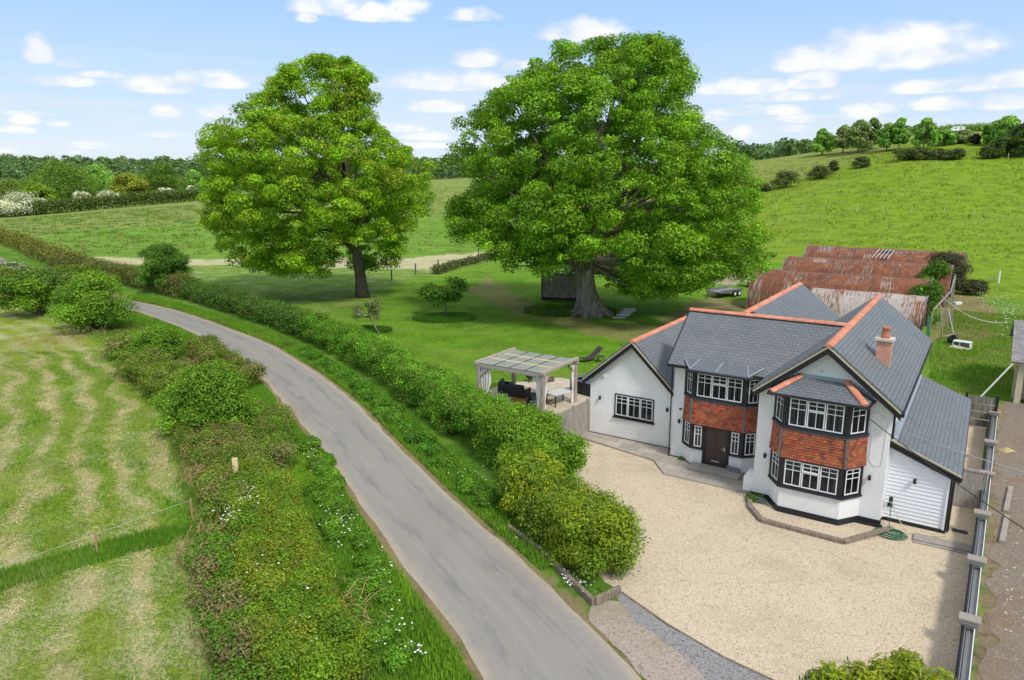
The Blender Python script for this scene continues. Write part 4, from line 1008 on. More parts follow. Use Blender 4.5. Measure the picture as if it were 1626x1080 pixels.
# name plates
def plate(u, v, lab, L=.62):
    r0 = empty('name_plate', W(u, v, .262 if v > -3 else .05), -HA - R(8)); tag(r0, lab, 'sign')
    q = MB(); q.add([(0, 0, 0), (L, 0, 0), (L, .07, .2), (0, .07, .2), (0, .03, 0), (L, .03, 0), (L, .1, .2), (0, .1, .2)], [(0, 1, 2, 3), (7, 6, 5, 4), (0, 4, 5, 1), (1, 5, 6, 2), (2, 6, 7, 3), (3, 7, 4, 0)]); q.build('board', M['lead'], r0)
    q = MB(); pts = []; r_ = random.Random(int(u * 10))
    for k in range(60):
        s_ = .05 + (L - .1) * k / 59; a_ = .035 if k > 6 else .07
        pts.append((s_ + .012 * math.sin(k * 1.3), .035 + .0 - .012 + (.1 + a_ * math.sin(k * .9 + math.sin(k * .37) * 2)) * .35 - .012, .1 + a_ * math.sin(k * .9 + math.sin(k * .37) * 2)))
    q.tube(pts, .007, 4, cap=False); q.build('lettering', M['upvc'], r0)
plate(7.62, -1.56, 'dark plate with white script propped beside the front doorstep'); plate(9.26, -3.6, 'dark plate with white script propped at the gable corner by the sleeper')
# hose coil
hr = empty('garden_hose', W(14.45, -3.35, .02), -HA); tag(hr, 'dark green garden hose coiled on the gravel by the gable corner', 'hose')
q = MB(); pts = []; r_ = random.Random(3)
for k in range(150):
    a = k * .33; rad = .16 + .002 * k + .06 * math.sin(k * .21); pts.append((rad * 1.25 * math.cos(a), -.3 + rad * math.sin(a), .03 + .0006 * (150 - k)))
q.tube(pts, .018, 5); q.build('coil', M['hose'], hr, smooth=True)
q = MB(); q.tube([(-.05, -.2, .06), (-.12, .12, .3), (-.14, .4, .8), (-.18, .62, 1.0)], .015, 5); q.build('riser', M['hose'], hr)
q = MB(); q.tube([(-.2, .68, .98), (.1, .3, .5), (.5, .0, .1), (1.0, .2, .03), (1.5, .42, .03), (1.75, .6, .05)], .016, 5); q.build('pale_branch', M['hosey'], hr)
q = MB(); q.box(-.25, -.12, .6, .7, .9, 1.08); q.build('tap', M['black'], hr)
q = MB(); q.box(0, 1.95, 0, .55, 0, .09); q.box(0, 1.95, -.14, .0, 0, .04); tag(q.build('concrete_step', M['concrete'], None, W(15.2, -3.75, .02), -HA - R(-2), bev=.01), 'long pale concrete slab step at the foot of the side passage', 'step')
q = MB(); q.box(0, .5, 0, .28, 0, .012)
for k in range(6): q.box(.04 + k * .075, .08 + k * .075, .03, .25, .012, .02)
tag(q.build('drain_cover', M['black'], None, W(16.35, -2.1, .02), -HA), 'black rectangular drain cover in the side passage', 'drain cover')
# side gate and rear fence of passage
def boards(u0, u1, n, z0, z1, th=.03):
    q = MB(); w_ = (u1 - u0) / n
    for k in range(n): q.box(u0 + k * w_ + .006, u0 + (k + 1) * w_ - .006, 0 if k % 2 else .006, th, z0, z1)
    return q
g = empty('side_gate', W(16.15, .45, 0), -HA); tag(g, 'grey boarded gate across the narrow side passage beside the lean-to', 'gate')
boards(0, 1.12, 9, .05, 1.62).build('board_panel', M['woodgrey'], g); q = MB(); q.box(0, 1.12, -.03, .06, 1.62, 1.68); q.box(-.05, .02, -.02, .05, 0, 1.68); q.box(1.1, 1.16, -.02, .05, 0, 1.68); q.build('gate_frame', M['wood'], g)
g = empty('passage_fence', W(16.2, 12.0, 0), -HA); tag(g, 'dark brown ranch-style board fence closing the far end of the side passage', 'fence')
q = MB()
for k in range(4): q.box(0, 1.35, 0, .03, .12 + k * .42, .48 + k * .42)
q.build('board_panel', M['shedboards'], g); q = MB(); q.box(1.3, 1.42, -.05, .07, 0, 1.9); q.box(-.06, .04, -.04, .07, 0, 1.9); q.build('post', M['black'], g)

# boundary fence on the right: concrete posts with wide caps, slatted panels under a pale rail
pv = [12.0, 6.75, 2.3, -2.15, -6.15, -10.05, -14.0]
def fu(v): return 17.30 + .0215 * (v - 2.2)
pal_lab = ['farthest, by the passage fence', 'second from the far end', 'level with the side gate', 'beside the drain cover', 'just in front of the concrete slab step', 'second from the bottom of the photo', 'nearest, at the foot of the photo']
for i, v in enumerate(pv):
    r0 = empty('boundary_pillar', W(fu(v), v, 0), -HA); tag(r0, 'brown-capped boundary pillar ' + pal_lab[i], 'pillar', 'capped pillars of the right boundary fence')
    q = MB(); q.box(-.15, .15, -.15, .15, 0, .98); q.build('post', M['black'], r0)
    q = MB(); q.box(-.27, .27, -.19, .19, .98, 1.06); q.build('cap', M['concrete'], r0, bev=.015)
    q = MB(); q.box(-.2, .2, -.28, -.16, .84, .97); q.build('bracket', M['galv'], r0)
    if i < len(pv) - 1:
        v2 = pv[i + 1]; L = v - v2 - .5
        r0 = empty('slatted_fence', W(fu((v + v2) / 2), (v + v2) / 2, 0), -HA - math.atan(.0215)); tag(r0, ('slatted black fence with pale rail between ' + ['the two farthest pillars', 'the second pillar and the side gate', 'the side gate and the drain cover', 'the drain cover and the concrete step', 'the concrete step and the next pillar nearer', 'the two nearest pillars'][i]), 'fence', 'slatted boundary fence lengths')
        q = MB(); n = int(L / .14)
        for k in range(n): y = -L / 2 + L * (k + .5) / n; q.box(-.16, -.13, y - .03, y + .03, .05, .92)
        q.box(-.13, -.10, -L / 2, L / 2, .05, .12); q.box(-.13, -.10, -L / 2, L / 2, .8, .88)
        q.build('slats', M['black'], r0)
        q = MB(); q.box(-.09, -.06, -L / 2, L / 2, .03, .86); q.box(-.04, .12, -L / 2, L / 2, .0, .80); q.build('backing', M['galv'], r0)
        q = MB(); q.box(.125, .15, -L / 2, L / 2, .0, .90); q.build('rail', M['white'], r0)
# timber fence at the left of the house
fp = [(-.12, -.05), (-.2, -1.45), (-.27, -2.9), (-.35, -4.3)]
for i, (u, v) in enumerate(fp):
    q = MB(); q.box(-.05, .05, -.05, .05, 0, 1.85); tag(q.build('fence_post', M['concrete'], None, W(u, v, 0), -HA), 'pale concrete fence post ' + ['against the left corner of the house', 'one panel out from the house', 'behind the tall laurel', 'deepest in the laurel hedge'][i], 'post', 'posts of the close-board fence')
for i in range(3):
    a, b = W(*fp[i]), W(*fp[i + 1]); L = (b - a).length
    r0 = empty('close_board_fence', ((a.x + b.x) / 2, (a.y + b.y) / 2, 0), math.atan2(b.y - a.y, b.x - a.x)); tag(r0, 'grey close-board fence panel ' + ['next to the white house wall', 'second from the house wall', 'hidden mostly behind the laurel'][i], 'fence', 'close-board fence lengths')
    boards(-L / 2 + .06, L / 2 - .06, 13, .2, 1.8, .025).build('boards', M['woodgrey'], r0); q = MB(); q.box(-L / 2 + .06, L / 2 - .06, -.02, .03, .0, .2); q.build('gravel_board', M['concrete'], r0)

# ---------------------------------------------------------------- pergola terrace
pg = empty('pergola', W(-5.3, 2.3, .05), -HA); tag(pg, 'weathered oak pergola with glass roof panels and white curtains', 'pergola')
PX = (-2.15, 2.15); PY = (-1.8, 1.9); PH = 2.35
for x in PX:
    for y in PY:
        q = MB(); q.box(x - .1, x + .1, y - .1, y + .1, 0, PH); q.build('post', M['wood'], pg, bev=.01)
for y in PY:
    q = MB(); q.beam((-2.32, y, PH + .1), (2.32, y, PH + .1), .14, .2); q.build('beam', M['wood'], pg, bev=.01)
for x in (-2.2, 2.2):
    q = MB(); q.beam((x, -2.05, PH + .27), (x, 2.1, PH + .27), .2, .16); q.build('rafter', M['wood'], pg, bev=.01)
for x in PX:
    for y in PY:
        sx, sy = (1 if x < 0 else -1), (1 if y < 0 else -1)
        q = MB(); q.beam((x, y, PH - .65), (x + sx * .62, y, PH - .02), .09, .13); q.build('brace', M['wood'], pg)
        q = MB(); q.beam((x, y, PH - .65), (x, y + sy * .62, PH - .02), .09, .13); q.build('brace', M['wood'], pg)
for k in range(4):
    for j in range(3):
        q = MB(); x0 = -2.10 + k * 1.05; y0 = -1.88 + j * 1.26; q.box(x0 + .02, x0 + 1.03, y0 + .02, y0 + 1.24, PH + .24, PH + .262); q.build('glass_panel', M['fglass'], pg)
        if k: q = MB(); q.box(x0 - .03, x0 + .03, y0 + .02, y0 + 1.24, PH + .225, PH + .275); q.build('glazing_bar', M['black'], pg)
for j in (1, 2):
    q = MB(); q.box(-2.1, 2.1, -1.88 + j * 1.26 - .04, -1.88 + j * 1.26 + .04, PH + .2, PH + .30); q.build('batten', M['palebatten'], pg)
def curtain(x, y, h=2.25, w_=.4, ang=0.0):
    q = MB(); n = 14; vs = []; rows = 9
    for r in range(rows):
        f = r / (rows - 1); pinch = 1 - .55 * math.exp(-((f - .38) / .13) ** 2)
        for k in range(n + 1):
            s_ = (k / n - .5) * w_ * pinch; d = .05 * math.sin(k * 1.9) * pinch
            vs.append((x + math.cos(ang) * s_ - math.sin(ang) * d, y + math.sin(ang) * s_ + math.cos(ang) * d, .05 + f * h))
    q.add(vs, [(r * (n + 1) + k, r * (n + 1) + k + 1, (r + 1) * (n + 1) + k + 1, (r + 1) * (n + 1) + k) for r in range(rows - 1) for k in range(n)])
    q.build('curtain', M['cloth'], pg, smooth=True)
curtain(-1.75, -1.72, w_=.75); curtain(2.1, -1.5, ang=1.57, w_=.45); curtain(1.9, -1.85, w_=.3); curtain(2.15, 1.62, w_=.3, ang=1.57); 
# hot tub
ht = empty('hot_tub', W(-3.35, 6.6, .05), -HA - R(12)); tag(ht, 'square black hot tub with pale rim behind the pergola', 'hot tub')
q = MB()
for k in range(4):
    a = k * math.pi / 2; 
    for j in range(2): s_ = -.86 + j * .87; p0 = (s_, -.9); q.beam((math.cos(a) * (s_ + .01) + math.sin(a) * .9, math.sin(a) * (s_ + .01) - math.cos(a) * .9, .4), (math.cos(a) * (s_ + .84) + math.sin(a) * .9, math.sin(a) * (s_ + .84) - math.cos(a) * .9, .4), .05, .74)
q.build('skirt', M['black'], ht)
q = MB(); q.box(-.94, .94, -.94, -.72, .77, .84); q.box(-.94, .94, .72, .94, .77, .84); q.box(-.94, -.72, -.72, .72, .77, .84); q.box(.72, .94, -.72, .72, .77, .84); q.build('rim', M['lead'], ht, bev=.03)
q = MB(); q.box(-.72, .72, -.72, .72, .60, .66); q.build('water', M['pooltop'], ht)
# seats, table, rug
def sofa(name, loc, rz, W_, lab, grp=None):
    r0 = empty(name, loc, rz); tag(r0, lab, 'garden seat', grp)
    q = MB(); q.box(-W_ / 2, W_ / 2, -.38, .38, .08, .24); q.box(-W_ / 2, -W_ / 2 + .1, -.38, .38, .24, .55); q.box(W_ / 2 - .1, W_ / 2, -.38, .38, .24, .55); q.box(-W_ / 2 + .1, W_ / 2 - .1, .28, .38, .24, .68)
    for x in (-W_ / 2 + .05, W_ / 2 - .05):
        for y in (-.33, .33): q.box(x - .03, x + .03, y - .03, y + .03, 0, .08)
    q.build('frame', M['rattan'], r0, bev=.02)
    q = MB(); q.box(-W_ / 2 + .12, W_ / 2 - .12, -.36, .26, .25, .38); q.build('seat_cushion', M['greycush'], r0, bev=.04)
    n = 2 if W_ > 1.1 else 1
    for k in range(n):
        w2 = (W_ - .26) / n; x0 = -W_ / 2 + .13 + k * w2; q = MB(); q.add([(x0 + .02, .12, .40), (x0 + w2 - .02, .12, .40), (x0 + w2 - .02, .26, .40), (x0 + .02, .26, .40), (x0 + .02, .20, .82), (x0 + w2 - .02, .20, .82), (x0 + w2 - .02, .32, .80), (x0 + .02, .32, .80)], [(0, 3, 2, 1), (4, 5, 6, 7), (0, 1, 5, 4), (1, 2, 6, 5), (2, 3, 7, 6), (3, 0, 4, 7)]); q.build('back_cushion', M['greycush'], r0, bev=.04)
def tw(px, py, z=.05): p = at(px, py, z); return (p.x, p.y, z)
sofa('garden_sofa', tw(823, 629), R(150), 1.35, 'grey cushioned two-seat garden sofa under the middle of the pergola')
sofa('garden_armchair', tw(803, 622), R(70), .85, 'grey garden armchair at the lawn side of the pergola')
sofa('garden_bench', tw(851, 647), R(-15), 1.0, 'low dark cushioned seat beside the front pergola post')
q = MB(); q.box(-1.1, 1.1, -.8, .8, 0, .012); tag(q.build('outdoor_rug', M['orange'], None, tw(842, 636, .052), -HA), 'orange outdoor rug on the terrace under the pergola', 'rug')
tb_ = empty('dining_table', tw(888, 641), -HA + R(75)); tag(tb_, 'rectangular white-topped garden table beside the right pergola post', 'table')
q = MB(); q.box(-.75, .75, -.42, .42, .70, .74); q.build('table_top', M['white'], tb_)
for x in (-.68, .68):
    for y in (-.36, .36): q = MB(); q.box(x - .03, x + .03, y - .03, y + .03, 0, .70); q.build('leg', M['rattan'], tb_)
def lounger(loc, rz, lab):
    r0 = empty('sun_lounger', loc, rz); tag(r0, lab, 'sun lounger')
    q = MB()
    for s_ in (-.3, .3): q.tube([(-.95, s_, .30), (-.3, s_, .22), (.15, s_, .36), (.55, s_, .38)], .02, 6); q.tube([(.15, s_, .36), (.85, s_, .95)], .02, 6); q.tube([(-.8, s_, .30), (-.7, s_, .0)], .018, 6); q.tube([(.5, s_, .38), (.45, s_, .0)], .018, 6); q.tube([(.45, s_, .38), (.65, s_, .75)], .015, 6)
    q.build('frame', M['rattan'], r0)
    P = [(-.95, .31), (-.6, .27), (-.3, .24), (0, .31), (.2, .38), (.5, .62), (.85, .96)]; q = MB()
    for (xa, za), (xb, zb) in zip(P[:-1], P[1:]): q.add([(xa, -.29, za), (xb, -.29, zb), (xb, .29, zb), (xa, .29, za), (xa, -.29, za - .02), (xb, -.29, zb - .02), (xb, .29, zb - .02), (xa, .29, za - .02)], [(0, 1, 2, 3), (7, 6, 5, 4), (0, 4, 5, 1), (2, 6, 7, 3)])
    q.build('sling', M['rattan'], r0)
l1 = at(938, 573, 0); lounger((l1.x, l1.y, 0), R(28), 'black reclined sun lounger on the lawn behind the pergola')
st = at(951, 574, 0); r0 = empty('side_table', (st.x + .1, st.y - .2, 0), 0); tag(r0, 'small black side table beside the lounger on the lawn', 'table')
q = MB(); q.box(-.25, .25, -.25, .25, .42, .45); q.build('table_top', M['rattan'], r0)
for x in (-.22, .22):
    for y in (-.22, .22): q = MB(); q.box(x - .015, x + .015, y - .015, y + .015, 0, .42); q.build('leg', M['rattan'], r0)
r0 = empty('fire_pit', tw(843, 606), 0); tag(r0, 'dark round fire bowl on three feet behind the garden sofa', 'fire pit')
q = MB(); q.lathe([(.12, .18), (.3, .28), (.36, .42), (.33, .42), (.26, .3), (.05, .25)], n=14); q.build('bowl', M['black'], r0)
for k in range(3): q = MB(); a = k * 2.1; q.tube([(.18 * math.cos(a), .18 * math.sin(a), .25), (.3 * math.cos(a), .3 * math.sin(a), 0)], .02, 6); q.build('leg', M['black'], r0)
q = MB()
for k in range(5): q.tube([(-.5 + .03 * k, -.16 + .13 * (k % 3), .1 + .09 * (k // 2)), (.45, -.16 + .13 * (k % 3), .1 + .09 * (k // 2))], .07, 7)
tag(q.build('log_pile', M['bark2'], None, tw(868, 606), .4), 'small pile of split logs at the back edge of the terrace', 'log pile')

# ================================================================== barrel-roofed sheds behind the house
def barrel(name, u0, u1, vc, rad, hgt, mat, lab, squash=1.0, z0=0.0):
    r0 = empty(name, W((u0 + u1) / 2, vc, z0), -HA); tag(r0, lab, 'shed', 'rusty barrel-roofed sheds')
    L = u1 - u0; n = 22; q = MB(); ns = max(3, int(L / 1.9)); prof = []
    r_ = random.Random(int(vc))
    for k in range(n + 1): a = math.pi * k / n; prof.append((-rad * math.cos(a), hgt * math.sin(a) ** .85, a))
    me_v = []; me_f = []; uvs = []
    al = [0]
    for k in range(n): al.append(al[-1] + math.hypot(prof[k + 1][0] - prof[k][0], prof[k + 1][1] - prof[k][1]))
    for s_ in range(ns):
        xa, xb = -L / 2 + L * s_ / ns, -L / 2 + L * (s_ + 1) / ns + .06; lift = .015 * (s_ % 2) + r_.uniform(0, .02); sag = r_.uniform(-.25, .05)
        b0 = len(me_v)
        for k, (y, z, a) in enumerate(prof):
            for x in (xa, xb): me_v.append((x, y * (1 + lift / rad), z * (1 + (lift + sag * .3) / hgt)))
        for k in range(n): me_f.append((b0 + 2 * k + 1, b0 + 2 * k, b0 + 2 * k + 2, b0 + 2 * k + 3)); uvs.append([(xb, al[k]), (xa, al[k]), (xa, al[k + 1]), (xb, al[k + 1])])
    me = bpy.data.meshes.new('roof'); me.from_pydata(me_v, [], me_f); uv = me.uv_layers.new(name='UVMap'); uv.data.foreach_set('uv', np.array(uvs, np.float32).ravel()); me.materials.append(M[mat])
    me.polygons.foreach_set('use_smooth', [True] * len(me.polygons)); me.update()
    o = bpy.data.objects.new('roof', me); C.objects.link(o); o.parent = r0
    for sx in (-1, 1):
        q = MB(); x = sx * (L / 2 - .25); pts = [(p[0] * .97, p[1] * .97) for p in prof]
        q.add([(x, y, z) for y, z in pts], [tuple(range(len(pts))) if sx < 0 else tuple(range(len(pts) - 1, -1, -1))])
        q.build('end_wall', M['shedboards'] if sx > 0 else M['black'], r0)
        q = MB(); q.tube([(sx * L / 2, y, z) for y, z in [(p[0], p[1]) for p in prof]], .05, 5, cap=False); q.build('rim', M['shedboards'], r0)
    return r0
barrel('barrel_shed', 3.0, 12.3, 39.4, 2.9, 2.95, 'rustwhite', 'nearest barrel shed, its roof streaked with flaking white paint')
barrel('barrel_shed', -3.6, 12.2, 44.9, 3.7, 3.75, 'rust', 'long rust-brown barrel shed just behind the white-flaked one, its left end curving to the ground')
sc = barrel('barrel_shed', -3.4, 13.3, 57.2, 3.9, 3.95, 'rust', 'third rusty barrel shed back, with a low awning along its near side')
sd_ = barrel('barrel_shed', -4.2, 14.0, 72.2, 4.1, 4.05, 'rust', 'farthest rusty barrel shed at the foot of the meadow, with holes patched in pale sheet')
q = MB(); q.panel([(-4.5, -6.6, 1.9), (3.6, -6.6, 1.9), (3.6, -3.7, 2.6), (-4.5, -3.7, 2.6)], .05); q.build('awning', M['rust'], sc)
q = MB(); q.box(-8, 8, -4.0, -3.9, 0, 1.7); q.build('side_wall', M['rust'], sc)
for k in range(6): q = MB(); q.box(-4.4 + k * 1.55, -4.25 + k * 1.55, -6.5, -6.35, 0, 1.85); q.build('post', M['woodgrey'], sc)
q = MB(); q.add([(-.6, -2.9, 3.02), (.9, -2.95, 3.0), (1.3, -1.5, 3.95), (-.2, -1.5, 3.95)], [(0, 1, 2, 3)]); q.add([(-2.4, -3.4, 2.5), (-1.4, -3.4, 2.5), (-1.2, -3.0, 2.9), (-2.2, -3.0, 2.9)], [(0, 1, 2, 3)]); q.build('roof_hole', M['black'], sd_)
q = MB()
for k in range(5): q.beam((-.9 + k * .45, -3.0, 3.1), (-.3 + k * .42, -1.3, 4.1), .06, .05)
q.build('loose_sheet', M['white'], sd_)
# open framework between the sheds and rubble
q = MB(); a = W(12.6, 41); 
def stick(p, q_, w_=.09): mb_.beam(p, q_, w_, w_)
r0 = empty('broken_lean_to', W(13.2, 38, 0), -HA); tag(r0, 'broken grey timber frame leaning at the end of the rusty sheds', 'timber frame')
mb_ = MB()
for a, b in (((-.3, -2, 0), (-.2, -1.6, 2.4)), ((.6, 0, 0), (.1, .2, 2.6)), ((.9, 2.5, 0), (.3, 2.6, 2.7)), ((1.1, 6, 0), (.6, 6.2, 3.0)), ((-.2, -1.6, 2.3), (.6, 6.2, 2.9)), ((.2, -1.8, 0), (1.4, .2, .1)), ((1.4, .2, .1), (.7, 2.5, 1.8)), ((.8, 9, 0), (.6, 9, 3.2)), ((.6, 6, 2.9), (.6, 13, 3.6)), ((.7, 13, 0), (.6, 13, 3.6))): stick(a, b)
mb_.build('frame', M['woodgrey'], r0)
q = MB(); q.add([(-.4, -3.2, .1), (-.5, -2.6, 1.7), (-.3, -1.2, 1.9), (-.2, -1.8, .1)], [(0, 1, 2, 3)]); q.build('green_sheet', M['hose'], r0)

# things lying about on the right
kn = at(1527, 553, 0); r0 = empty('broken_kennel', (kn.x, kn.y, 0), -HA - R(10)); tag(r0, 'broken white crate-like cabinet lying open on the rough grass', 'crate')
q = MB(); q.box(-.6, .6, .3, .36, 0, .5); q.box(-.6, -.54, -.3, .3, 0, .5); q.box(.54, .6, -.3, .3, 0, .5); q.box(-.6, .6, -.3, .36, .5, .56); q.box(-.15, -.1, -.28, .3, 0, .5); q.build('shell', M['white'], r0)
q = MB(); q.add([(-.85, -.5, .05), (.5, -.75, .03), (.75, -.35, .12), (-.5, -.3, .25)], [(0, 1, 2, 3)]); q.build('fallen_panel', M['cream'], r0)
bk = at(1507, 545, 0); r0 = empty('black_bucket', (bk.x, bk.y, 0), 0); tag(r0, 'black plastic bucket tipped over on the grass beside the white cabinet', 'bucket')
q = MB(); pr = [(.0, .0), (.24, .0), (.33, .48), (.30, .48), (.22, .05), (0, .04)]; q.lathe([(max(a, .002), b) for a, b in pr], n=16); o = q.build('shell', M['black'], r0, smooth=True); o.rotation_euler = (R(60), R(20), 0); o.location = (0, 0, .25)
yb = at(1469, 588, 1.2); r0 = empty('yellow_loader_bucket', W(13.75, 10.6, .3), -HA); r0.scale = (.55, .6, .9); tag(r0, 'yellow machine bucket standing behind the lean-to roof', 'machine bucket')
q = MB(); q.add([(-.5, 0, .6), (.5, 0, .6), (.55, .5, 1.0), (-.55, .5, 1.0), (-.55, .35, 2.1), (.55, .35, 2.1), (-.5, -.1, 1.7), (.5, -.1, 1.7)], [(0, 1, 2, 3), (3, 2, 5, 4), (0, 6, 7, 1), (6, 4, 5, 7), (0, 3, 4, 6), (1, 7, 5, 2)]); q.box(-.1, .1, .1, .3, 0, .7); q.build('scoop', M['yellow'], r0)
q = MB(); q.lathe([(.03, 0), (.12, 0), (.12, .06), (.03, .06)], n=10); o = q.build('pin', M['black'], r0); o.location = (0, -.12, 1.35); o.rotation_euler = (R(90), 0, 0)
q = MB(); q.add([(-.4, -.2, 0), (.35, -.3, 0), (.5, .2, 0), (-.2, .3, 0), (-.1, 0, .14), (.2, .05, .12)], [(0, 1, 5, 4), (1, 2, 5), (2, 3, 4, 5), (3, 0, 4)]); o = q.build('yellow_sack', M['sack'], None, W(18.1, 8.9, .02), .5); tag(o, 'crumpled yellow sack against the outside of the boundary fence', 'sack'); 
for (u, v, L, lab) in ((18.15, 2.3, 2.9, 'pale concrete kerb stone lying along the yard outside the fence'), (18.0, -.9, 2.6, 'nearer pale concrete kerb stone lying along the yard outside the fence')):
    q = MB(); q.box(-.09, .09, -L / 2, L / 2, 0, .12); tag(q.build('kerb_stone', M['concrete'], None, W(u, v, .01), -HA - R(4), bev=.01), lab, 'kerb stone', 'kerb stones in the yard')
rb = MB(); r_ = random.Random(9)
for k in range(260):
    u = 17.9 + abs(r_.gauss(0, 1)) * 1.1; v = r_.uniform(-15, 11)
    if r_.random() < .45: v = r_.gauss(-6.2, 1.4)
    s_ = r_.uniform(.015, .055); p = W(u, v, .01); a = r_.uniform(0, 3)
    rb.add([(p.x + s_ * math.cos(a), p.y + s_ * math.sin(a), p.z), (p.x - s_ * math.sin(a) * .8, p.y + s_ * math.cos(a) * .8, p.z), (p.x - s_ * math.cos(a), p.y - s_ * math.sin(a) * .7, p.z), (p.x + s_ * math.sin(a), p.y - s_ * math.cos(a), p.z), (p.x, p.y, p.z + s_ * .7)], [(0, 1, 4), (1, 2, 4), (2, 3, 4), (3, 0, 4)], r_.choice([(.55, .48, .36), (.62, .6, .55), (.35, .28, .2), (.25, .22, .2)]))
tag(rb.build('rubble', mat_attr('rubble_stone', .9)), 'scattered pale rubble on the yard beside the boundary fence', 'rubble', kind='stuff')
# outbuilding at the right edge
ob = empty('outbuilding', W(18.4, 18.4, 0), -HA); tag(ob, 'low cream outbuilding with old mossy slate roof at the right edge', 'outbuilding')
q = MB(); q.box(0, 9, 1.0, 1.2, 0, 2.6); q.box(.25, .45, .1, 7.6, 0, 2.7); q.build('wall', M['cream'], ob)
for x in (.12, .95): q = MB(); q.box(x, x + (.28 if x < .5 else .62), -.1, .25, 0, 2.35); q.build('pier', M['cream'], ob)
q = MB(); q.box(0, 9, -.2, .2, 2.35, 2.55); q.build('lintel', M['white'], ob, bev=.03)
q = MB(); q.panel([(-.3, -.4, 2.55), (9.3, -.4, 2.55), (9.3, 4, 4.3), (-.3, 4, 4.3)], .1); q.panel([(9.3, 8.4, 2.55), (-.3, 8.4, 2.55), (-.3, 4, 4.3), (9.3, 4, 4.3)], .1); q.build('roof', M['oldslate'], ob)
q = MB(); q.tube([(-.15, -.3, 2.5), (-1.7, -1.0, .05)], .05, 8); q.build('downpipe', M['white'], ob)
# wooden hut behind the oak
ht_ = at(872, 474, 0); hu = empty('timber_hut', (5.2, 77.5, 0), R(-12)); tag(hu, 'grey boarded timber hut half hidden behind the big oak trunk', 'hut')
q = MB()
for k in range(14): q.box(-2.0, 2.6, -.03 * (k % 2), .05, .3 + k * .19, .3 + k * .19 + .18)
q.box(-2.0, -1.9, .05, 3, .3, 2.9); q.box(2.5, 2.6, .05, 3, .3, 2.9); q.build('wall', M['hutwood'], hu)
q = MB(); q.panel([(-2.2, -.3, 2.95), (2.8, -.3, 2.95), (2.8, 3.2, 3.5), (-2.2, 3.2, 3.5)], .1); q.box(-2.05, -1.95, -.1, .0, 0, 3.0); q.box(-2.0, 2.6, 0, 3, .0, .3); q.build('roof', M['black'], hu)
# stepping slabs
for k, (px, py) in enumerate(((983, 505), (989, 501.5), (994, 498), (999, 495))):
    p = at(px, py, 0); q = MB(); q.box(-.62, .62, -.19, .19, 0, .1 + .08 * k); tag(q.build('stepping_slab', M['stone'], None, (p.x, p.y, .0), R(4 + 2 * k), bev=.02), ['nearest', 'second', 'third', 'farthest'][k] + ' pale slab of the short flight beside the oak roots', 'slab', 'pale slabs by the oak')
# trailer
tr = at(1150, 470, 0); r0 = empty('car_trailer', (tr.x, tr.y, 0), R(38)); tag(r0, 'twin-axle flatbed trailer with mesh ramp parked left of the sheds', 'trailer')
q = MB(); q.box(-2, 2, -1, 1, .55, .68); q.box(-2, 2, -1.03, -.98, .55, .85); q.box(-2, 2, .98, 1.03, .55, .85); q.build('bed', M['galv'], r0)
for x in (.3, 1.1):
    for y in (-1.1, 1.1):
        q = MB(); q.lathe([(.01, 0), (.33, 0), (.36, .05), (.36, .17), (.33, .22), (.01, .22)], n=16); o = q.build('wheel', M['black'], r0); o.location = (x, y + .11, .36); o.rotation_euler = (R(90), 0, 0)
        q = MB(); q.lathe([(.01, 0), (.19, 0), (.19, .02), (.01, .02)], n=12); o2 = q.build('rim', M['white'], o); o2.location = (0, 0, .215 if y < 0 else -.01)
q = MB(); q.tube([(-2, -.6, .6), (-3.2, 0, .55), (-2, .6, .6)], .05, 6); q.tube([(-3.1, 0, .55), (-3.1, 0, 0)], .04, 6); q.build('drawbar', M['black'], r0)
q = MB()
for k in range(9): q.tube([(2.0 + .0, -.95 + k * .237, .7), (2.25, -.95 + k * .237, 2.1)], .015, 4)
q.tube([(2.25, -1, 2.1), (2.25, 1, 2.1)], .03, 5); q.tube([(2.12, -1, 1.4), (2.12, 1, 1.4)], .02, 5); q.build('ramp', M['galv'], r0)
# pick-up / white trailer body next to the sheds and a silver car by its side
p = at(1232, 427, 0)
r0 = empty('parked_van', (W(-6.2, 57.5).x, W(-6.2, 57.5).y, 0), -HA + R(15)); tag(r0, 'white flatbed vehicle parked at the left end of the third shed', 'vehicle')
q = MB(); q.box(-2.2, .4, -.9, .9, .6, 1.5); q.build('body', M['white'], r0, bev=.08); q = MB(); q.add([(.4, -.85, .6), (2.2, -.85, .6), (2.2, -.85, 1.1), (1.5, -.8, 1.25), (1.0, -.75, 1.85), (.4, -.75, 1.9), (.4, .85, .6), (2.2, .85, .6), (2.2, .85, 1.1), (1.5, .8, 1.25), (1.0, .75, 1.85), (.4, .75, 1.9)], [(5, 4, 3, 2, 1, 0), (6, 7, 8, 9, 10, 11), (0, 1, 7, 6), (1, 2, 8, 7), (2, 3, 9, 8), (4, 5, 11, 10), (5, 0, 6, 11)]); q.build('cab', M['black'], r0)
q = MB(); q.add([(1.5, -.78, 1.25), (1.5, .78, 1.25), (1.0, .73, 1.85), (1.0, -.73, 1.85)], [(0, 1, 2, 3)]); q.build('windscreen', M['glass'], r0)
for x in (-1.4, 1.4):
    for y in (-.85, .85): q = MB(); q.lathe([(.01, 0), (.34, 0), (.36, .04), (.36, .16), (.01, .2)], n=14); o = q.build('wheel', M['black'], r0); o.location = (x, y + .1, .36); o.rotation_euler = (R(90), 0, 0)
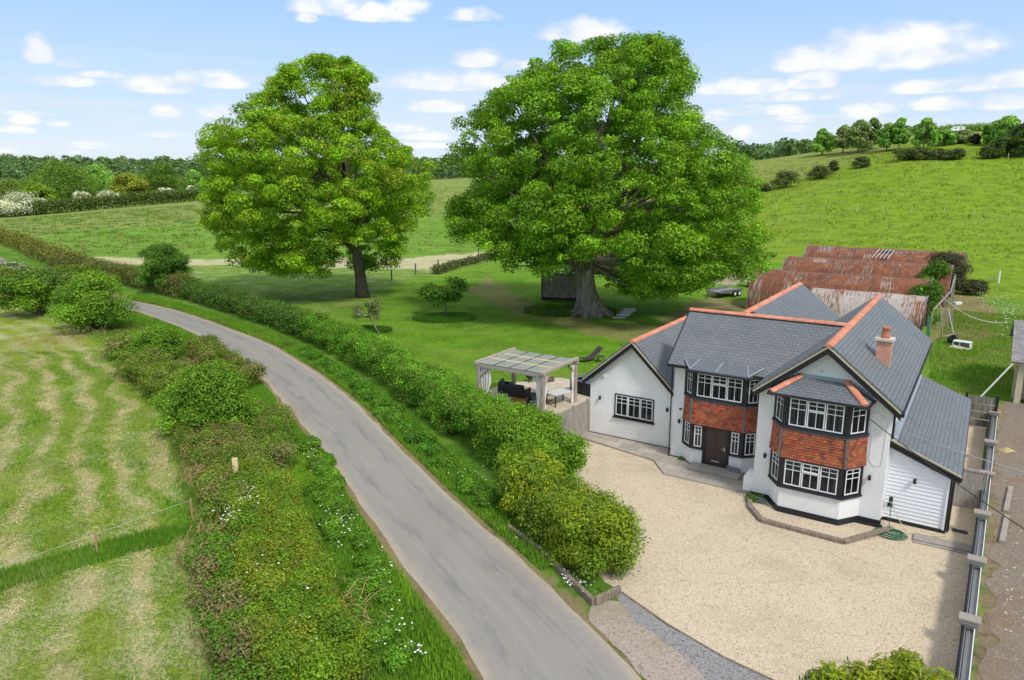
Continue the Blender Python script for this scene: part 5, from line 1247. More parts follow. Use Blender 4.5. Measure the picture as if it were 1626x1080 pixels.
# car far left on the lane
cp_ = at(20, 433, 0); r0 = empty('parked_car', (cp_.x, cp_.y, 0), math.atan2(-cp_.y, -cp_.x) + .15); tag(r0, 'small dark-windowed car with pale bonnet on the lane at the far left edge', 'car')
q = MB(); sec = [(-2.0, .45), (-1.95, .85), (-1.5, .95), (-1.2, 1.4), (.5, 1.45), (1.1, .98), (1.95, .85), (2.0, .4)]
vs = [(x, -.8, z) for x, z in sec] + [(x, .8, z) for x, z in sec]; n = len(sec); q.add(vs, [tuple(range(n - 1, -1, -1)), tuple(range(n, 2 * n))] + [(i, i + 1, n + i + 1, n + i) for i in range(n - 1)] + [(n - 1, 0, n, 2 * n - 1)]); q.build('body', M['cream'], r0, bev=.05)
q = MB(); q.box(-1.15, .55, -.83, .83, 1.0, 1.36); q.add([(.53, -.7, 1.42), (1.08, -.74, 1.0), (1.08, .74, 1.0), (.53, .7, 1.42)], [(0, 1, 2, 3)]); q.add([(-1.24, -.7, 1.38), (-1.52, -.74, .98), (-1.52, .74, .98), (-1.24, .7, 1.38)], [(3, 2, 1, 0)]); o = q.build('windows', M['black'], r0); o.location = (0, 0, .012)
for x in (-1.3, 1.3):
    for y in (-.78, .78): q = MB(); q.lathe([(.01, 0), (.3, 0), (.32, .04), (.32, .14), (.01, .18)], n=14); o = q.build('wheel', M['black'], r0); o.location = (x, y + .09, .32); o.rotation_euler = (R(90), 0, 0)
# white van on the hilltop
hv = at(1519, 233.5); hk = 318 / math.hypot(hv.x, hv.y); hv = Vector((hv.x * hk, hv.y * hk, 0)); r0 = empty('camper_van', (hv.x, hv.y, Tz(hv.x, hv.y) + .3), R(-20)); r0.scale = (.72, .72, .62); tag(r0, 'tiny white van standing on the hilltop skyline in front of trees', 'van')
q = MB(); q.box(-2.6, 1.5, -1, 1, .4, 2.9); q.add([(-2.6, -1, .4), (-3.8, -1, .4), (-3.8, -1, 1.4), (-2.6, -1, 2.7), (-2.6, 1, .4), (-3.8, 1, .4), (-3.8, 1, 1.4), (-2.6, 1, 2.7)], [(0, 3, 2, 1), (4, 5, 6, 7), (1, 2, 6, 5), (2, 3, 7, 6)]); q.box(1.5, 2.6, -1, 1, .4, 2.6); q.build('body', M['upvc'], r0)
q = MB(); q.box(-2.0, -1.2, -1.02, 1.02, 1.6, 2.2); q.box(.2, 1.2, -1.02, 1.02, 1.6, 2.2); q.build('window', M['black'], r0)
# cables
def cable(a, b, sag, mat, lab, r=.018, n=24):
    a, b = Vector(a), Vector(b); q = MB(); pts = []
    for k in range(n + 1): f = k / n; p = a.lerp(b, f); p.z -= sag * 4 * f * (1 - f); pts.append(p - a)
    q.tube(pts, r, 5); tag(q.build('overhead_cable', M[mat], None, a), lab, 'cable')
e1 = at(1760, 925, 4.6); cable(W(13.15, -3.2, 4.28), e1, .15, 'cableblk', 'black cable from the white gable slanting down over the boundary fence', .015)
e2 = at(1760, 787, 5.0); cable(W(14.1, -1.6, 3.5), e2, .12, 'cablewht', 'pale cable crossing the lean-to roof towards the yard', .015)
cable(W(12.7, 43.5, 3.0), at(1598, 512, 0.3), .9, 'cablewht', 'slack pale cable drooping from the shed frame to the grass', .03)
# ================================================================== plants
def spray(n, c, r, h, sp=.5):
    out = []
    for _ in range(n):
        a = random.uniform(0, 6.283); q = r * math.sqrt(random.random()); out.append((c[0] + q * math.cos(a), c[1] + q * math.sin(a), c[2] + h * random.uniform(.3, 1)))
    return out
def tube_tree(name, base, segs, mat, parent):
    """trunk and limbs in one mesh: segs is a list of (points, radii) in world space"""
    q = MB()
    for pts, rs in segs: q.tube([(p[0] - base[0], p[1] - base[1], p[2] - base[2]) for p in pts], list(rs), 9)
    o = q.build(name, mat, parent, smooth=True); o.location = Vector(base) - Vector(parent.location); return o
def crown_blobs(rows, y0, n, br, depth=.9, edge=.35, cyoff=0.0, keep=None):
    """bough positions filling a solid of revolution-like crown whose widths (px rows) are given at depth y0"""
    rw = []
    for py, xl, xr in rows: a, z = onY(xl, py, y0); b, _ = onY(xr, py, y0); rw.append((z, a, b))
    rw.sort(); zz = np.array([r[0] for r in rw]); xl = np.array([r[1] for r in rw]); xr = np.array([r[2] for r in rw]); out = []
    wz = np.linspace(zz[0], zz[-1], 60); ww = np.interp(wz, zz, xr - xl) + 1.5; ww = ww / ww.sum()
    while len(out) < n:
        z = rng.choice(wz, p=ww) + rng.uniform(-.3, .3); a = np.interp(z, zz, xl); b = np.interp(z, zz, xr); r = rng.uniform(*br)
        hwid_ = (b - a) / 2
        rx = max(hwid_ - r * .8, .05); th = rng.uniform(0, 6.283); q = math.sqrt(rng.uniform(edge, 1.0))
        if rng.random() < .12: q *= .5
        x = (a + b) / 2 + rx * q * math.cos(th); yy = y0 + cyoff + max(hwid_ * depth - r * .8, .05) * q * math.sin(th)
        zt = min(z, zz[-1] - r * .55); zt = max(zt, zz[0] + r * .25)
        if keep and not keep(x, yy, zt): continue
        out.append((x, yy, zt, r * 1.2, r * 1.2, r * rng.uniform(.6, .85)))
    return out
# --- the big oak
OB = (7.6, 69.0, 0.0)
oak = empty('oak_tree', OB); tag(oak, 'massive broad oak with thick pale flared trunk in the middle of the lawn', 'tree')
rows = [(68, 895, 1075), (82, 862, 1096), (104, 838, 1110), (128, 800, 1108), (150, 762, 1106), (190, 722, 1122), (215, 714, 1142), (240, 704, 1180), (262, 702, 1194), (285, 762, 1200), (305, 722, 1206), (330, 704, 1210), (375, 706, 1216), (398, 760, 1222), (425, 795, 1214), (445, 838, 1160), (462, 930, 1100)]
ob_ = crown_blobs(rows, OB[1], 1500, (.38, 1.05), .85, .3, keep=lambda x, y, z: not (z < 6.6 and 4.6 < x < 9.6 and y < 71) and not (z < 5.0 and x < 6) and vnoise(x * .5 + y * .3, z * .8, .55, 4) > .08)
foliage('crown', ob_, 380000, .22, G_OAK, oak, OB, shell=(.4, 1.15), tv=.5)
tk = [((7.6, 69, -.1), (7.5, 69, .6), (7.2, 69, 2.0), (6.9, 69.1, 4.2), (7.1, 69.2, 6.5), (7.6, 69.3, 9.5), (8.0, 69.4, 13.5), (8.3, 69.4, 18.0)), (1.75, 1.35, 1.02, .9, .9, .72, .5, .22)]
segs = [tk]
for k in range(9):
    a = k * .7 + .2; segs.append((((7.6 + 2.3 * math.cos(a), 69 + 2.0 * math.sin(a), -.1), (7.6 + 1.3 * math.cos(a), 69 + 1.15 * math.sin(a), .35), (7.3 + .6 * math.cos(a), 69 + .5 * math.sin(a), 1.7), (7.1, 69, 3.6)), (.22, .42, .50, .3)))
bl_ = sorted(ob_, key=lambda b: rng.random())[:60]
for k, b in enumerate(bl_):
    z0 = 4.5 + 7 * rng.random() if b[2] > 8 else 3.8 + 2 * rng.random(); s0 = (7.0 + (z0 - 4) * .1, 69.2, z0); m1 = ((s0[0] + b[0]) / 2 + rng.uniform(-.6, .6), (s0[1] + b[1]) / 2, (s0[2] * .45 + b[2] * .55) + rng.uniform(-.3, .9))
    segs.append(((s0, ((s0[0] * 3 + m1[0]) / 4, (s0[1] * 3 + m1[1]) / 4, s0[2] + (m1[2] - s0[2]) * .35), m1, tuple(b[:3])), (.34, .24, .14, .04)))
tube_tree('trunk', OB, segs, M['bark'], oak)
# --- the left tree
TB = (-16.6, 79.5, 0.0)
t2 = empty('oak_tree', TB); tag(t2, 'tall yellow-green oak on a slim straight trunk beside the lane, left of the massive one', 'tree')
rows = [(92, 505, 562), (106, 442, 584), (122, 426, 598), (145, 420, 600), (162, 390, 602), (185, 370, 602), (205, 330, 628), (225, 316, 642), (245, 318, 676), (268, 318, 694), (300, 316, 697), (340, 308, 686), (370, 328, 662), (398, 350, 652), (418, 385, 646), (430, 405, 612)]
tb2 = crown_blobs(rows, TB[1], 1150, (.36, 1.0), .85, .3, keep=lambda x, y, z: not (z < 6.3 and -19.5 < x < -14.2 and y < 81) and vnoise(x * .5 + y * .3, z * .8, .55, 6) > .06)
foliage('crown', tb2, 260000, .22, G_TREE2, t2, TB, shell=(.4, 1.15), tv=.5)
segs = [((TB, (-16.7, 79.5, 2), (-16.9, 79.5, 4.5), (-17.6, 79.4, 8), (-18, 79.4, 12), (-18.3, 79.4, 17), (-18.5, 79.3, 21)), (.85, .62, .56, .5, .38, .25, .1))]
for b in sorted(tb2, key=lambda b: rng.random())[:34]:
    z0 = min(4.6 + 8 * rng.random(), max(4.6, b[2] - 1)); s0 = (-17 - (z0 - 5) * .1, 79.4, z0); m1 = ((s0[0] + b[0]) / 2, (s0[1] + b[1]) / 2, s0[2] * .45 + b[2] * .55)
    segs.append(((s0, m1, tuple(b[:3])), (.22, .12, .04)))
tube_tree('trunk', TB, segs, M['bark2'], t2)
# --- small lawn trees
def small_tree(px, py, w_, h, n, size, pal, lab, lean=(0, 0), trunk=.09, open_=.8):
    p = at(px, py); r0 = empty('small_tree', (p.x, p.y, p.z)); tag(r0, lab, 'tree'); bl = []
    for k in range(16):
        a = rng.uniform(0, 6.283); q = w_ / 2 * math.sqrt(rng.random()) * .8; bl.append((p.x + lean[0] + q * math.cos(a), p.y + lean[1] + q * math.sin(a), p.z + h * rng.uniform(.45, .92), .5 * w_ / 3, .5 * w_ / 3, .3 * w_ / 3))
    foliage('crown', bl, n, size, pal, r0, (p.x, p.y, p.z), shell=(.2, 1.15))
    segs = [((tuple(p), (p.x + lean[0] * .5, p.y + lean[1] * .5, p.z + h * .3), (p.x + lean[0], p.y + lean[1], p.z + h * .5)), (trunk, trunk * .8, trunk * .7))] + [(((p.x + lean[0], p.y + lean[1], p.z + h * .45), tuple(b[:3])), (trunk * .4, .015)) for b in bl[:12]]
    tube_tree('trunk', tuple(p), segs, M['bark'], r0)
small_tree(709, 503, 4.6, 3.7, 3600, .20, [(.09, .22, .015), (.07, .18, .012), (.12, .25, .02)], 'small green fruit tree in a ring of long grass on the lawn', (-.1, 0))
small_tree(602, 531, 2.6, 3.0, 2600, .13, [(.30, .33, .16), (.22, .27, .10), (.14, .2, .04), (.38, .38, .22)], 'small leaning pale-leaved tree behind the roadside hedge', (-1.0, .6), .07)
# --- hedges and bushes
def hedge(name, pts, wd, h, n, size, pal, lab, cat='hedge', twigs=0, hb=.0, base=.25, grp=None, aspect=.6, br=(.35, .6), bendup=0.0, brown=0):
    P = resamp(pts, 60); L = np.hypot(*np.diff(P, axis=0).T).sum(); c = P.mean(0); r0 = None; bl = []; m_ = max(8, int(L * wd * h / .15))
    loc = (float(c[0]), float(c[1]), Tz(*c))
    for k in range(m_):
        f = rng.random() * 59; i = int(f); q = P[i] + (P[min(i + 1, 59)] - P[i]) * (f - i); tdir = P[min(i + 1, 59)] - P[max(i - 1, 0)]; tdir /= np.linalg.norm(tdir) + 1e-9; nn = np.array([-tdir[1], tdir[0]])
        s_ = rng.uniform(-1, 1); r = rng.uniform(*br); zf = rng.random() ** .7
        hh = h * (1 + .12 * (vnoise(q[0], q[1], .7, 2) - .5) * 2)
        x, y = q + nn * s_ * (wd / 2 - r * .5) * (1 - .25 * zf); bl.append((x, y, Tz(x, y) + base * .5 + max(.1, (hh - r * .6)) * zf, r, r, r * .8))
    o = foliage(name, bl, n, size, pal, None, loc, shell=(.2, 1.3), aspect=aspect, bendup=bendup, nz=.55, tv=.5)
    tag(o, lab, cat, grp)
    return o
def pl(*pp): return [at(*p, 0) for p in pp]
hedge('conifer_hedge', pl((828, 800), (890, 855), (970, 922)), 2.7, 2.0, 80000, .13, G_GOLD, 'golden-green conifer hedge at the corner of the gravel drive', aspect=.35, br=(.3, .5), bendup=.7)
hedge('laurel_hedge', pl((880, 790), (850, 755), (800, 716)), 3.4, 2.35, 110000, .10, [(.20, .38, .02), (.26, .41, .03), (.14, .31, .015)], 'tall bright laurel hedge between the timber fence and the lane', br=(.32, .55))
hedge('mixed_hedge', pl((812, 722), (742, 688), (700, 655), (655, 624)), 2.9, 2.15, 140000, .095, G_LAUR + [(.2, .28, .04)], 'lush green hedge stretch below the pergola along the lane', br=(.3, .52))
hedge('mixed_hedge', pl((665, 630), (610, 596), (560, 565), (495, 538)), 2.8, 2.05, 125000, .095, G_LAUR + [(.17, .25, .03)], 'middle stretch of the right-hand lane hedge by the small leaning tree', br=(.3, .52))
hedge('mixed_hedge', pl((505, 542), (440, 517), (380, 497), (295, 472)), 2.5, 1.95, 84000, .125, G_DARK + [(.14, .21, .03), (.17, .19, .07)], 'darker clipped hedge stretch right of the lane below the left oak', br=(.4, .7))
hedge('mixed_hedge', pl((300, 474), (230, 458), (160, 443), (90, 428)), 2.8, 2.3, 50000, .17, [(.17, .22, .04), (.14, .21, .03), (.2, .21, .06), (.24, .2, .07)], 'brownish-green hedge running off towards the far left of the lane', br=(.5, .8))
hedge('mixed_hedge', [Vector((-58, 98, 0)), Vector((-75, 116, 0)), Vector((-98, 142, 0)), Vector((-125, 172, 0))], 3, 2.6, 16000, .34, [(.2, .22, .04), (.13, .19, .03), (.26, .2, .07), (.30, .27, .04)], 'far hedge beyond the lane bend at the left edge, tinged brown and yellow', br=(.6, 1.0))
def bush(px, py, w_, h, n, size, pal, lab, name='hawthorn_bush', cat='bush', grp=None, dy=0.0, twig=True, depth=.85):
    p = at(px, py); r0 = empty(name, (p.x, p.y, p.z)); tag(r0, lab, cat, grp); bl = []; k_ = 44
    for k in range(k_):
        a = rng.uniform(0, 6.283); q = math.sqrt(rng.random()); z = rng.random(); rad = math.sqrt(max(.1, 1 - (z * .95) ** 2)); r = rng.uniform(.08, .16) * w_
        bl.append((p.x + q * rad * (w_ / 2 - r * .6) * math.cos(a), p.y + dy + q * rad * (w_ / 2 * depth - r * .6) * math.sin(a), p.z + .2 * h + z * (h * .8 - r * .3), r, r, r * .6))
    foliage('crown', bl, int(n * 1.5), size * .85, pal, r0, (p.x, p.y, p.z), shell=(.25, 1.4), up=.5, tv=.5, bendup=.5, nz=.6)
    if twig:
        q = MB()
        for b in bl[:12]: q.tube([(rng.uniform(-.2, .2), rng.uniform(-.2, .2), 0), ((b[0] - p.x) * .5, (b[1] - p.y) * .5, (b[2] - p.z) * .6), (b[0] - p.x, b[1] - p.y, b[2] - p.z)], [.06, .04, .015], 5)
        q.build('stems', M['bark2'], r0)
bush(342, 690, 5.6, 3.5, 26000, .14, G_HAW, 'rounded bright green hawthorn bush on the bank left of the lane bend')
bush(148, 524, 7.8, 4.6, 24000, .19, G_HAW, 'wide spreading hawthorn beside the point where the lane disappears')
bush(62, 502, 7.5, 4.2, 18000, .2, G_HAW + [(.09, .15, .03)], 'hawthorn at the left edge behind the wide spreading one')
bush(12, 478, 8.0, 3.8, 12000, .2, [(.16, .26, .03), (.2, .26, .05)], 'duller green bush in the far left corner of the mown field')
bush(265, 466, 6.2, 5.4, 22000, .19, G_DARK, 'dark green rounded tree-like bush rising above the lane hedge')
bush(120, 466, 7, 3.2, 10000, .2, [(.2, .29, .03), (.15, .24, .02)], 'low yellow-green bush between lane and far hedge')
bush(252, 572, 4.6, 2.2, 12000, .14, G_HAW, 'low scrubby bush below the lane mouth', twig=False)
bush(205, 566, 4.2, 1.6, 8000, .14, G_HAW + G_BRN[:1], 'small brown-tinged scrub at the mown field corner', twig=False)
bush(455, 1010, 2.6, 1.2, 7000, .11, G_GOLD[:2] + G_HAW, 'yellow-green thorn bush at the bottom of the left bank', 'thorn_bush', twig=False)
bush(1500, 462, 6.4, 4.2, 11000, .22, [(.12, .12, .06), (.09, .11, .04), (.16, .14, .09)], 'brownish bramble thicket at the right end of the sheds', 'bramble_thicket', 'thicket', twig=False)
bush(1545, 468, 3.4, 1.6, 3000, .2, [(.12, .12, .06), (.09, .11, .04)], 'low brown scrub trailing right of the bramble thicket', 'bramble_thicket', 'thicket', twig=False)
# ivy on the sheds' right end
ivb = [(W(12.0 + rng.uniform(-1.2, .9), v, 0).x, W(12.0, v, 0).y, z, .8, .8, .6) for v, z in [(rng.uniform(41.5, 49), rng.uniform(.6, 3.6)) for _ in range(26)]] + [(W(11.2, 54 + rng.uniform(0, 3)).x, W(11.2, 54).y, 3.0 + rng.uniform(0, 1), .9, .9, .6) for _ in range(7)]
pz = W(12, 44); o = foliage('ivy', ivb, 12000, .2, [(.10, .24, .015), (.08, .19, .012), (.14, .28, .02)], None, (pz.x, pz.y, 0), shell=(.4, 1.1)); tag(o, 'bright green ivy smothering the right ends of the middle sheds', 'ivy')
# left bank: low thorn hedge, brambles, dead stems
hedge('thorn_hedge', pl((408, 780), (430, 870), (468, 980), (515, 1120)), 3.0, 1.2, 230000, .068, [(.25, .38, .02), (.20, .36, .02), (.29, .40, .03), (.31, .33, .03), (.16, .31, .02)], 'low yellow-green thorn hedge on the near left bank beside the lane', br=(.3, .5))
hedge('bramble_bank', pl((330, 700), (365, 745), (385, 800), (385, 850)), 3.6, 1.1, 70000, .08, [(.20, .32, .03), (.25, .29, .07), (.17, .30, .025), (.38, .27, .12), (.15, .28, .025)], 'brownish bramble bank around the short wooden post', 'bramble bank', br=(.3, .45))
hedge('bramble_bank', pl((425, 670), (412, 705), (420, 750)), 3.2, 1.0, 46000, .08, [(.20, .32, .03), (.34, .29, .12), (.17, .30, .025), (.15, .27, .02)], 'dead-stemmed bramble patch between the round hawthorn and the lane', 'bramble bank', br=(.3, .45))
hedge('bramble_bank', pl((350, 880), (380, 970), (420, 1110)), 2.6, .75, 46000, .085, [(.15, .32, .02), (.30, .25, .11), (.13, .29, .02)], 'tangled weeds along the foot of the thorn hedge at bottom left', 'bramble bank', br=(.25, .4))
hedge('scrub_bank', pl((215, 590), (265, 620), (290, 650)), 3.4, 1.6, 46000, .11, [(.2, .31, .03), (.16, .27, .02), (.3, .27, .1), (.18, .29, .02)], 'low mixed scrub along the field edge beyond the round hawthorn', 'scrub', br=(.25, .4))
hedge('scrub_bank', pl((320, 560), (350, 590), (400, 620)), 2.6, 1.3, 30000, .11, [(.2, .31, .02), (.16, .27, .02), (.32, .26, .12)], 'scrub strip between the lane and the round hawthorn', 'scrub', br=(.25, .4))
q = MB(); r_ = random.Random(4)
for (px, py, rad, n) in ((372, 745, 2.0, 260), (430, 672, 1.6, 160), (350, 880, 1.4, 160), (400, 1000, 1.6, 200), (520, 990, 1.4, 90), (300, 640, 1.5, 90), (100, 545, 3.5, 160), (30, 560, 4, 160), (330, 770, 1.2, 120), (280, 590, 1.8, 100)):
    c = at(px, py, 0)
    for k in range(n):
        a = r_.uniform(0, 6.283); d = rad * math.sqrt(r_.random()); p = Vector((c.x + d * math.cos(a), c.y + d * math.sin(a), r_.uniform(.1, .7))); b = r_.uniform(0, 6.283); L = r_.uniform(.3, 1.1)
        m1 = p + Vector((math.cos(b) * L * .5, math.sin(b) * L * .5, r_.uniform(.1, .4))); e = p + Vector((math.cos(b) * L, math.sin(b) * L, r_.uniform(-.3, .3))); e.z = max(e.z, .02)
        q.tube([p, m1, e], [.011, .009, .005], 3, cap=False)
tag(q.build('dead_stems', M['twig']), 'tangle of dead brown stems along the left bank', 'dead stems', kind='stuff')
o = hedge('nettle_patch', pl((480, 700), (528, 800), (575, 905), (635, 1060)), 1.7, .30, 90000, .075, [(.15, .34, .02), (.12, .29, .018), (.20, .37, .03)], 'lush green nettles and cow parsley leaves on the verge beside the thorn hedge', 'nettles', br=(.2, .34)); o['kind'] = 'stuff'
o = hedge('nettle_patch', pl((790, 815), (730, 762), (680, 715), (625, 665), (555, 608), (480, 560)), 1.3, .45, 90000, .085, [(.12, .32, .02), (.10, .26, .015), (.17, .36, .03)], 'leafy weeds along the foot of the right-hand lane hedge', 'weeds', br=(.22, .36)); o['kind'] = 'stuff'
# --- conifer at the bottom right
p = at(1395, 1150, 0)
cb = []
for k in range(46):
    a = rng.uniform(0, 6.283); q_ = math.sqrt(rng.random()); cb.append((8.65 + q_ * 1.65 * math.cos(a), 14.55 + q_ * .8 * math.sin(a), rng.uniform(.5, 2.0) * (1 - .25 * q_), .32, .32, .38))
r0 = empty('golden_conifer', (8.9, 14.5, 0)); tag(r0, 'golden conifer tips poking up at the bottom right of the drive', 'conifer')
foliage('crown', cb, 26000, .15, [(.30, .38, .02), (.24, .34, .02), (.36, .40, .025), (.15, .22, .015)], r0, (8.9, 14.5, 0), shell=(.2, 1.3), aspect=.3, bendup=1.0)
q = MB(); q.tube([(0, 0, 0), (0, 0, 1.6)], [.08, .03], 6); q.build('trunk', M['bark2'], r0)
# weeds by the sleeper
wb = at(1200, 792, 0); o = foliage('weed_clump', [(wb.x + rng.uniform(-.35, .35), wb.y + rng.uniform(-.3, .3), .12, .22, .22, .12) for _ in range(10)], 900, .09, [(.08, .19, .02), (.13, .22, .03)], None, (wb.x, wb.y, 0)); tag(o, 'clump of weeds at the patio corner beside the leaning name plate', 'weeds')
wb = at(1090, 732, 0); o = foliage('weed_clump', [(wb.x + rng.uniform(-.3, .3), wb.y + rng.uniform(-.12, .12), .09, .16, .16, .08) for _ in range(8)], 500, .07, [(.08, .2, .02), (.14, .22, .02)], None, (wb.x, wb.y, 0)); tag(o, 'small mossy weed patch at the foot of the door bay, on the flagstones', 'weeds')

# --- grass
def band(side, d0, d1, a, b):
    """polygon strip along the road between distances d0 and d1 on one side, for centre-line indices a..b"""
    tx, ty = np.gradient(cx), np.gradient(cy); L = np.hypot(tx, ty); nx_, ny_ = ty / L * side, -tx / L * side; k = np.arange(a, min(b, len(cx)), 3)
    A1 = [(cx[i] + nx_[i] * (hw[i] + d0), cy[i] + ny_[i] * (hw[i] + d0)) for i in k]; B1 = [(cx[i] + nx_[i] * (hw[i] + d1), cy[i] + ny_[i] * (hw[i] + d1)) for i in k]
    return A1 + B1[::-1]
kend = int(np.argmin(np.hypot(cx + 45, cy - 78))); kst = int(np.argmin(np.hypot(cx - 1.8, cy - 13))); kc = int(np.argmin(np.hypot(cx - .6, cy - 20)))
kr = int(np.argmin(np.hypot(cx - 0.2, cy - 20.5)))
tufts('verge_grass', band(-1, .28, 2.2, kst, kend), 100000, .19, G1, 'lush green verge grass on the left of the lane', 'grass', .022)
tufts('verge_grass', band(1, .25, 1.9, kr + 2, kend), 80000, .24, G1 + [(.12, .2, .03)], 'green verge grass on the right of the lane under the hedge', 'grass', .022)
tufts('bank_grass', band(-1, 2.0, 6.5, kst, kend), 60000, .22, [(.14, .30, .02), (.19, .31, .03), (.28, .27, .1)], 'rough grass over the left bank', 'grass', .02)
o = hedge('verge_weeds', [ROADC[k] for k in range(kst + 4, kst + 80, 6)], .1, .1, 10, .1, G1, 'x', 'weeds') if 0 else None
HY = [(.13, .28, .02), (.18, .33, .03), (.24, .37, .05), (.30, .36, .08)]
FIELD = pl((-60, 560), (180, 556), (225, 600), (262, 700), (312, 800), (350, 900), (380, 1100), (-120, 1100))
def hayrows(x, y):
    d = road_dist(x, y) + (vnoise(x, y, .35, 12) - .5) * 1.6
    return (np.sin(d * 2 * math.pi / 1.75) * .5 + .5) * .62 + vnoise(x, y, 1.6, 31) * .40 + vnoise(x, y, .35, 33) * .35 + (rng.random(np.shape(x)) - .5) * .50 > .80
tufts('cut_hay', FIELD, 70000, .035, [(.68, .58, .34), (.54, .46, .24), (.76, .64, .40), (.46, .42, .20)], 'pale cut hay lying in loose rows over the left field', 'hay', .014, lean=7.0, dens=hayrows)
tufts('field_grass', pl((-60, 560), (180, 556), (225, 600), (262, 700), (312, 800), (350, 900), (380, 1100), (-120, 1100)), 80000, .09, HY, 'short mown grass and hay in the left field', 'grass', .016, lean=1.6, dens=lambda x, y: ~hayrows(x, y))
tufts('long_grass', pl((-300, 1000), (0, 940), (160, 893), (320, 852), (322, 828), (160, 862), (0, 910), (-300, 972)), 9000, .24, [(.12, .28, .02), (.18, .34, .03), (.26, .36, .08)], 'strip of long bright grass dividing the left field', 'grass', .02)
0 and tufts('long_grass', pl((215, 905 - 290), (250, 640), (300, 720), (345, 800), (350, 850), (318, 815), (275, 730), (232, 660)), 16000, .25, [(.06, .19, .012), (.1, .24, .015)], 'bright long grass along the field edge under the bank', 'grass', .02)
tufts('lawn_grass', pl((930, 612), (940, 640), (860, 640), (780, 620), (640, 570), (560, 500), (620, 455), (800, 420), (1000, 430), (1140, 480), (1000, 545)), 60000, .07, [(.13, .30, .015), (.17, .33, .02), (.3, .32, .08)], 'lawn grass behind the pergola', 'grass', .018, lean=1.2)
for (px, py, rx) in ((705, 506, 3.0), (590, 526, 1.8)):
    c = at(px, py, 0); tufts('long_grass', [(c.x + rx * math.cos(a), c.y + rx * .8 * math.sin(a)) for a in np.linspace(0, 6.28, 14)[:-1]], 7000, .3, [(.05, .16, .012), (.08, .2, .015)], 'ring of uncut grass under ' + ('the small fruit tree' if rx > 2 else 'the small leaning tree'), 'grass', .02)
c = (7.2, 70.5); tufts('long_grass', [(c[0] + 4.6 * math.cos(a) - 1.5, c[1] + 2.8 * math.sin(a)) for a in np.linspace(0, 6.28, 14)[:-1]], 9000, .4, [(.05, .13, .012), (.15, .26, .04)], 'long grass round the base of the massive oak', 'grass', .03)
tufts('rough_grass', [W(*p) for p in [(14.6, 13), (18.3, 19), (22, 20), (30, 26), (30, 52), (14, 52), (13.4, 30)]], 50000, .15, [(.15, .30, .02), (.2, .34, .03), (.26, .3, .08)], 'rough grass behind the house on the right', 'grass', .03)
0 and tufts('meadow_grass', [at(*p) for p in [(0, 352), (310, 330), (330, 410), (60, 404)]], 22000, .45, [(.12, .25, .02), (.17, .27, .05), (.2, .26, .08)], 'tall meadow grass in the left-hand field beyond the hedge', 'grass', .12)
0 and tufts('meadow_grass', [at(*p) for p in [(650, 330), (1200, 330), (1626, 300), (1700, 420), (1540, 400), (1250, 392), (1150, 405), (650, 400)]], 36000, .35, [(.12, .24, .012), (.16, .26, .015), (.09, .2, .012)], 'tall grass on the hillside meadow', 'grass', .1)
tufts('meadow_tufts', [at(*p) for p in [(650, 300), (1200, 270), (1420, 238), (1600, 240), (1720, 330), (1720, 440), (1560, 420), (1250, 392), (1150, 405), (650, 400)]], 24000, .30, [(.12, .225, .012), (.13, .25, .015), (.24, .30, .06), (.27, .32, .09)], 'scattered darker and paler tufts over the hillside meadow', 'grass', .12, patch=.52, lean=1.0)
tufts('meadow_tufts', [at(*p) for p in [(-40, 352), (120, 340), (310, 326), (330, 405), (60, 404), (-60, 392)]], 14000, .32, [(.12, .24, .02), (.14, .27, .02), (.27, .32, .09), (.30, .33, .12)], 'scattered tufts and seed heads over the left-hand meadow', 'grass', .14, patch=.55, lean=1.0)
# flowers (cow parsley, daisies)
def flowers(name, spots, lab, h=.42, s_=.027):
    V = []; F = []
    for (px, py, rx, ry, n) in spots:
        for k in range(n):
            p = at(px + rng.normal() * rx, py + rng.normal() * ry, 0)
            if np.hypot(cx - p.x, cy - p.y).min() < 2.3: continue
            z = h * rng.uniform(.6, 1.2); sz = s_ * rng.uniform(.6, 1.5); b = len(V)
            for a in range(5): V.append((p.x + sz * math.cos(a * 1.257), p.y + sz * math.sin(a * 1.257), z + .2 * sz * (a % 2)))
            F.append((b, b + 1, b + 2, b + 3, b + 4))
    V = np.array(V); F = np.array(F); o = npmesh(name, V, F, None, M['flower']); tag(o, lab, 'flowers', kind='stuff')
flowers('cow_parsley', [(545, 850, 14, 22, 60), (500, 730, 12, 14, 34), (525, 745, 12, 10, 20), (625, 1010, 20, 22, 24), (660, 1045, 14, 10, 16), (545, 800, 18, 26, 24), (420, 610, 30, 20, 50), (330, 540, 30, 8, 50), (265, 500, 22, 4, 30), (610, 905, 20, 20, 24), (330, 475, 30, 8, 60), (280, 460, 20, 6, 50), (520, 700, 18, 16, 20), (730, 770, 40, 30, 40)], 'cow parsley heads dotted along both verges')
flowers('daisies', [(905, 930, 20, 12, 70), (870, 890, 14, 8, 20), (815, 865, 6, 5, 8)], 'white daisies beside the roadside sleepers', .22, .03)
flowers('nettle_flowers', [(1592, 492, 20, 12, 110), (1565, 480, 10, 5, 30), (1605, 520, 10, 12, 40)], 'pale flower heads over the rough ground on the right', .7, .06)
flowers('thorn_blossom', [(395, 830, 12, 12, 70), (370, 862, 10, 4, 40), (470, 1060, 20, 10, 30), (440, 960, 40, 50, 40)], 'white blossom caught in the near left thorn hedge', 1.1, .03)

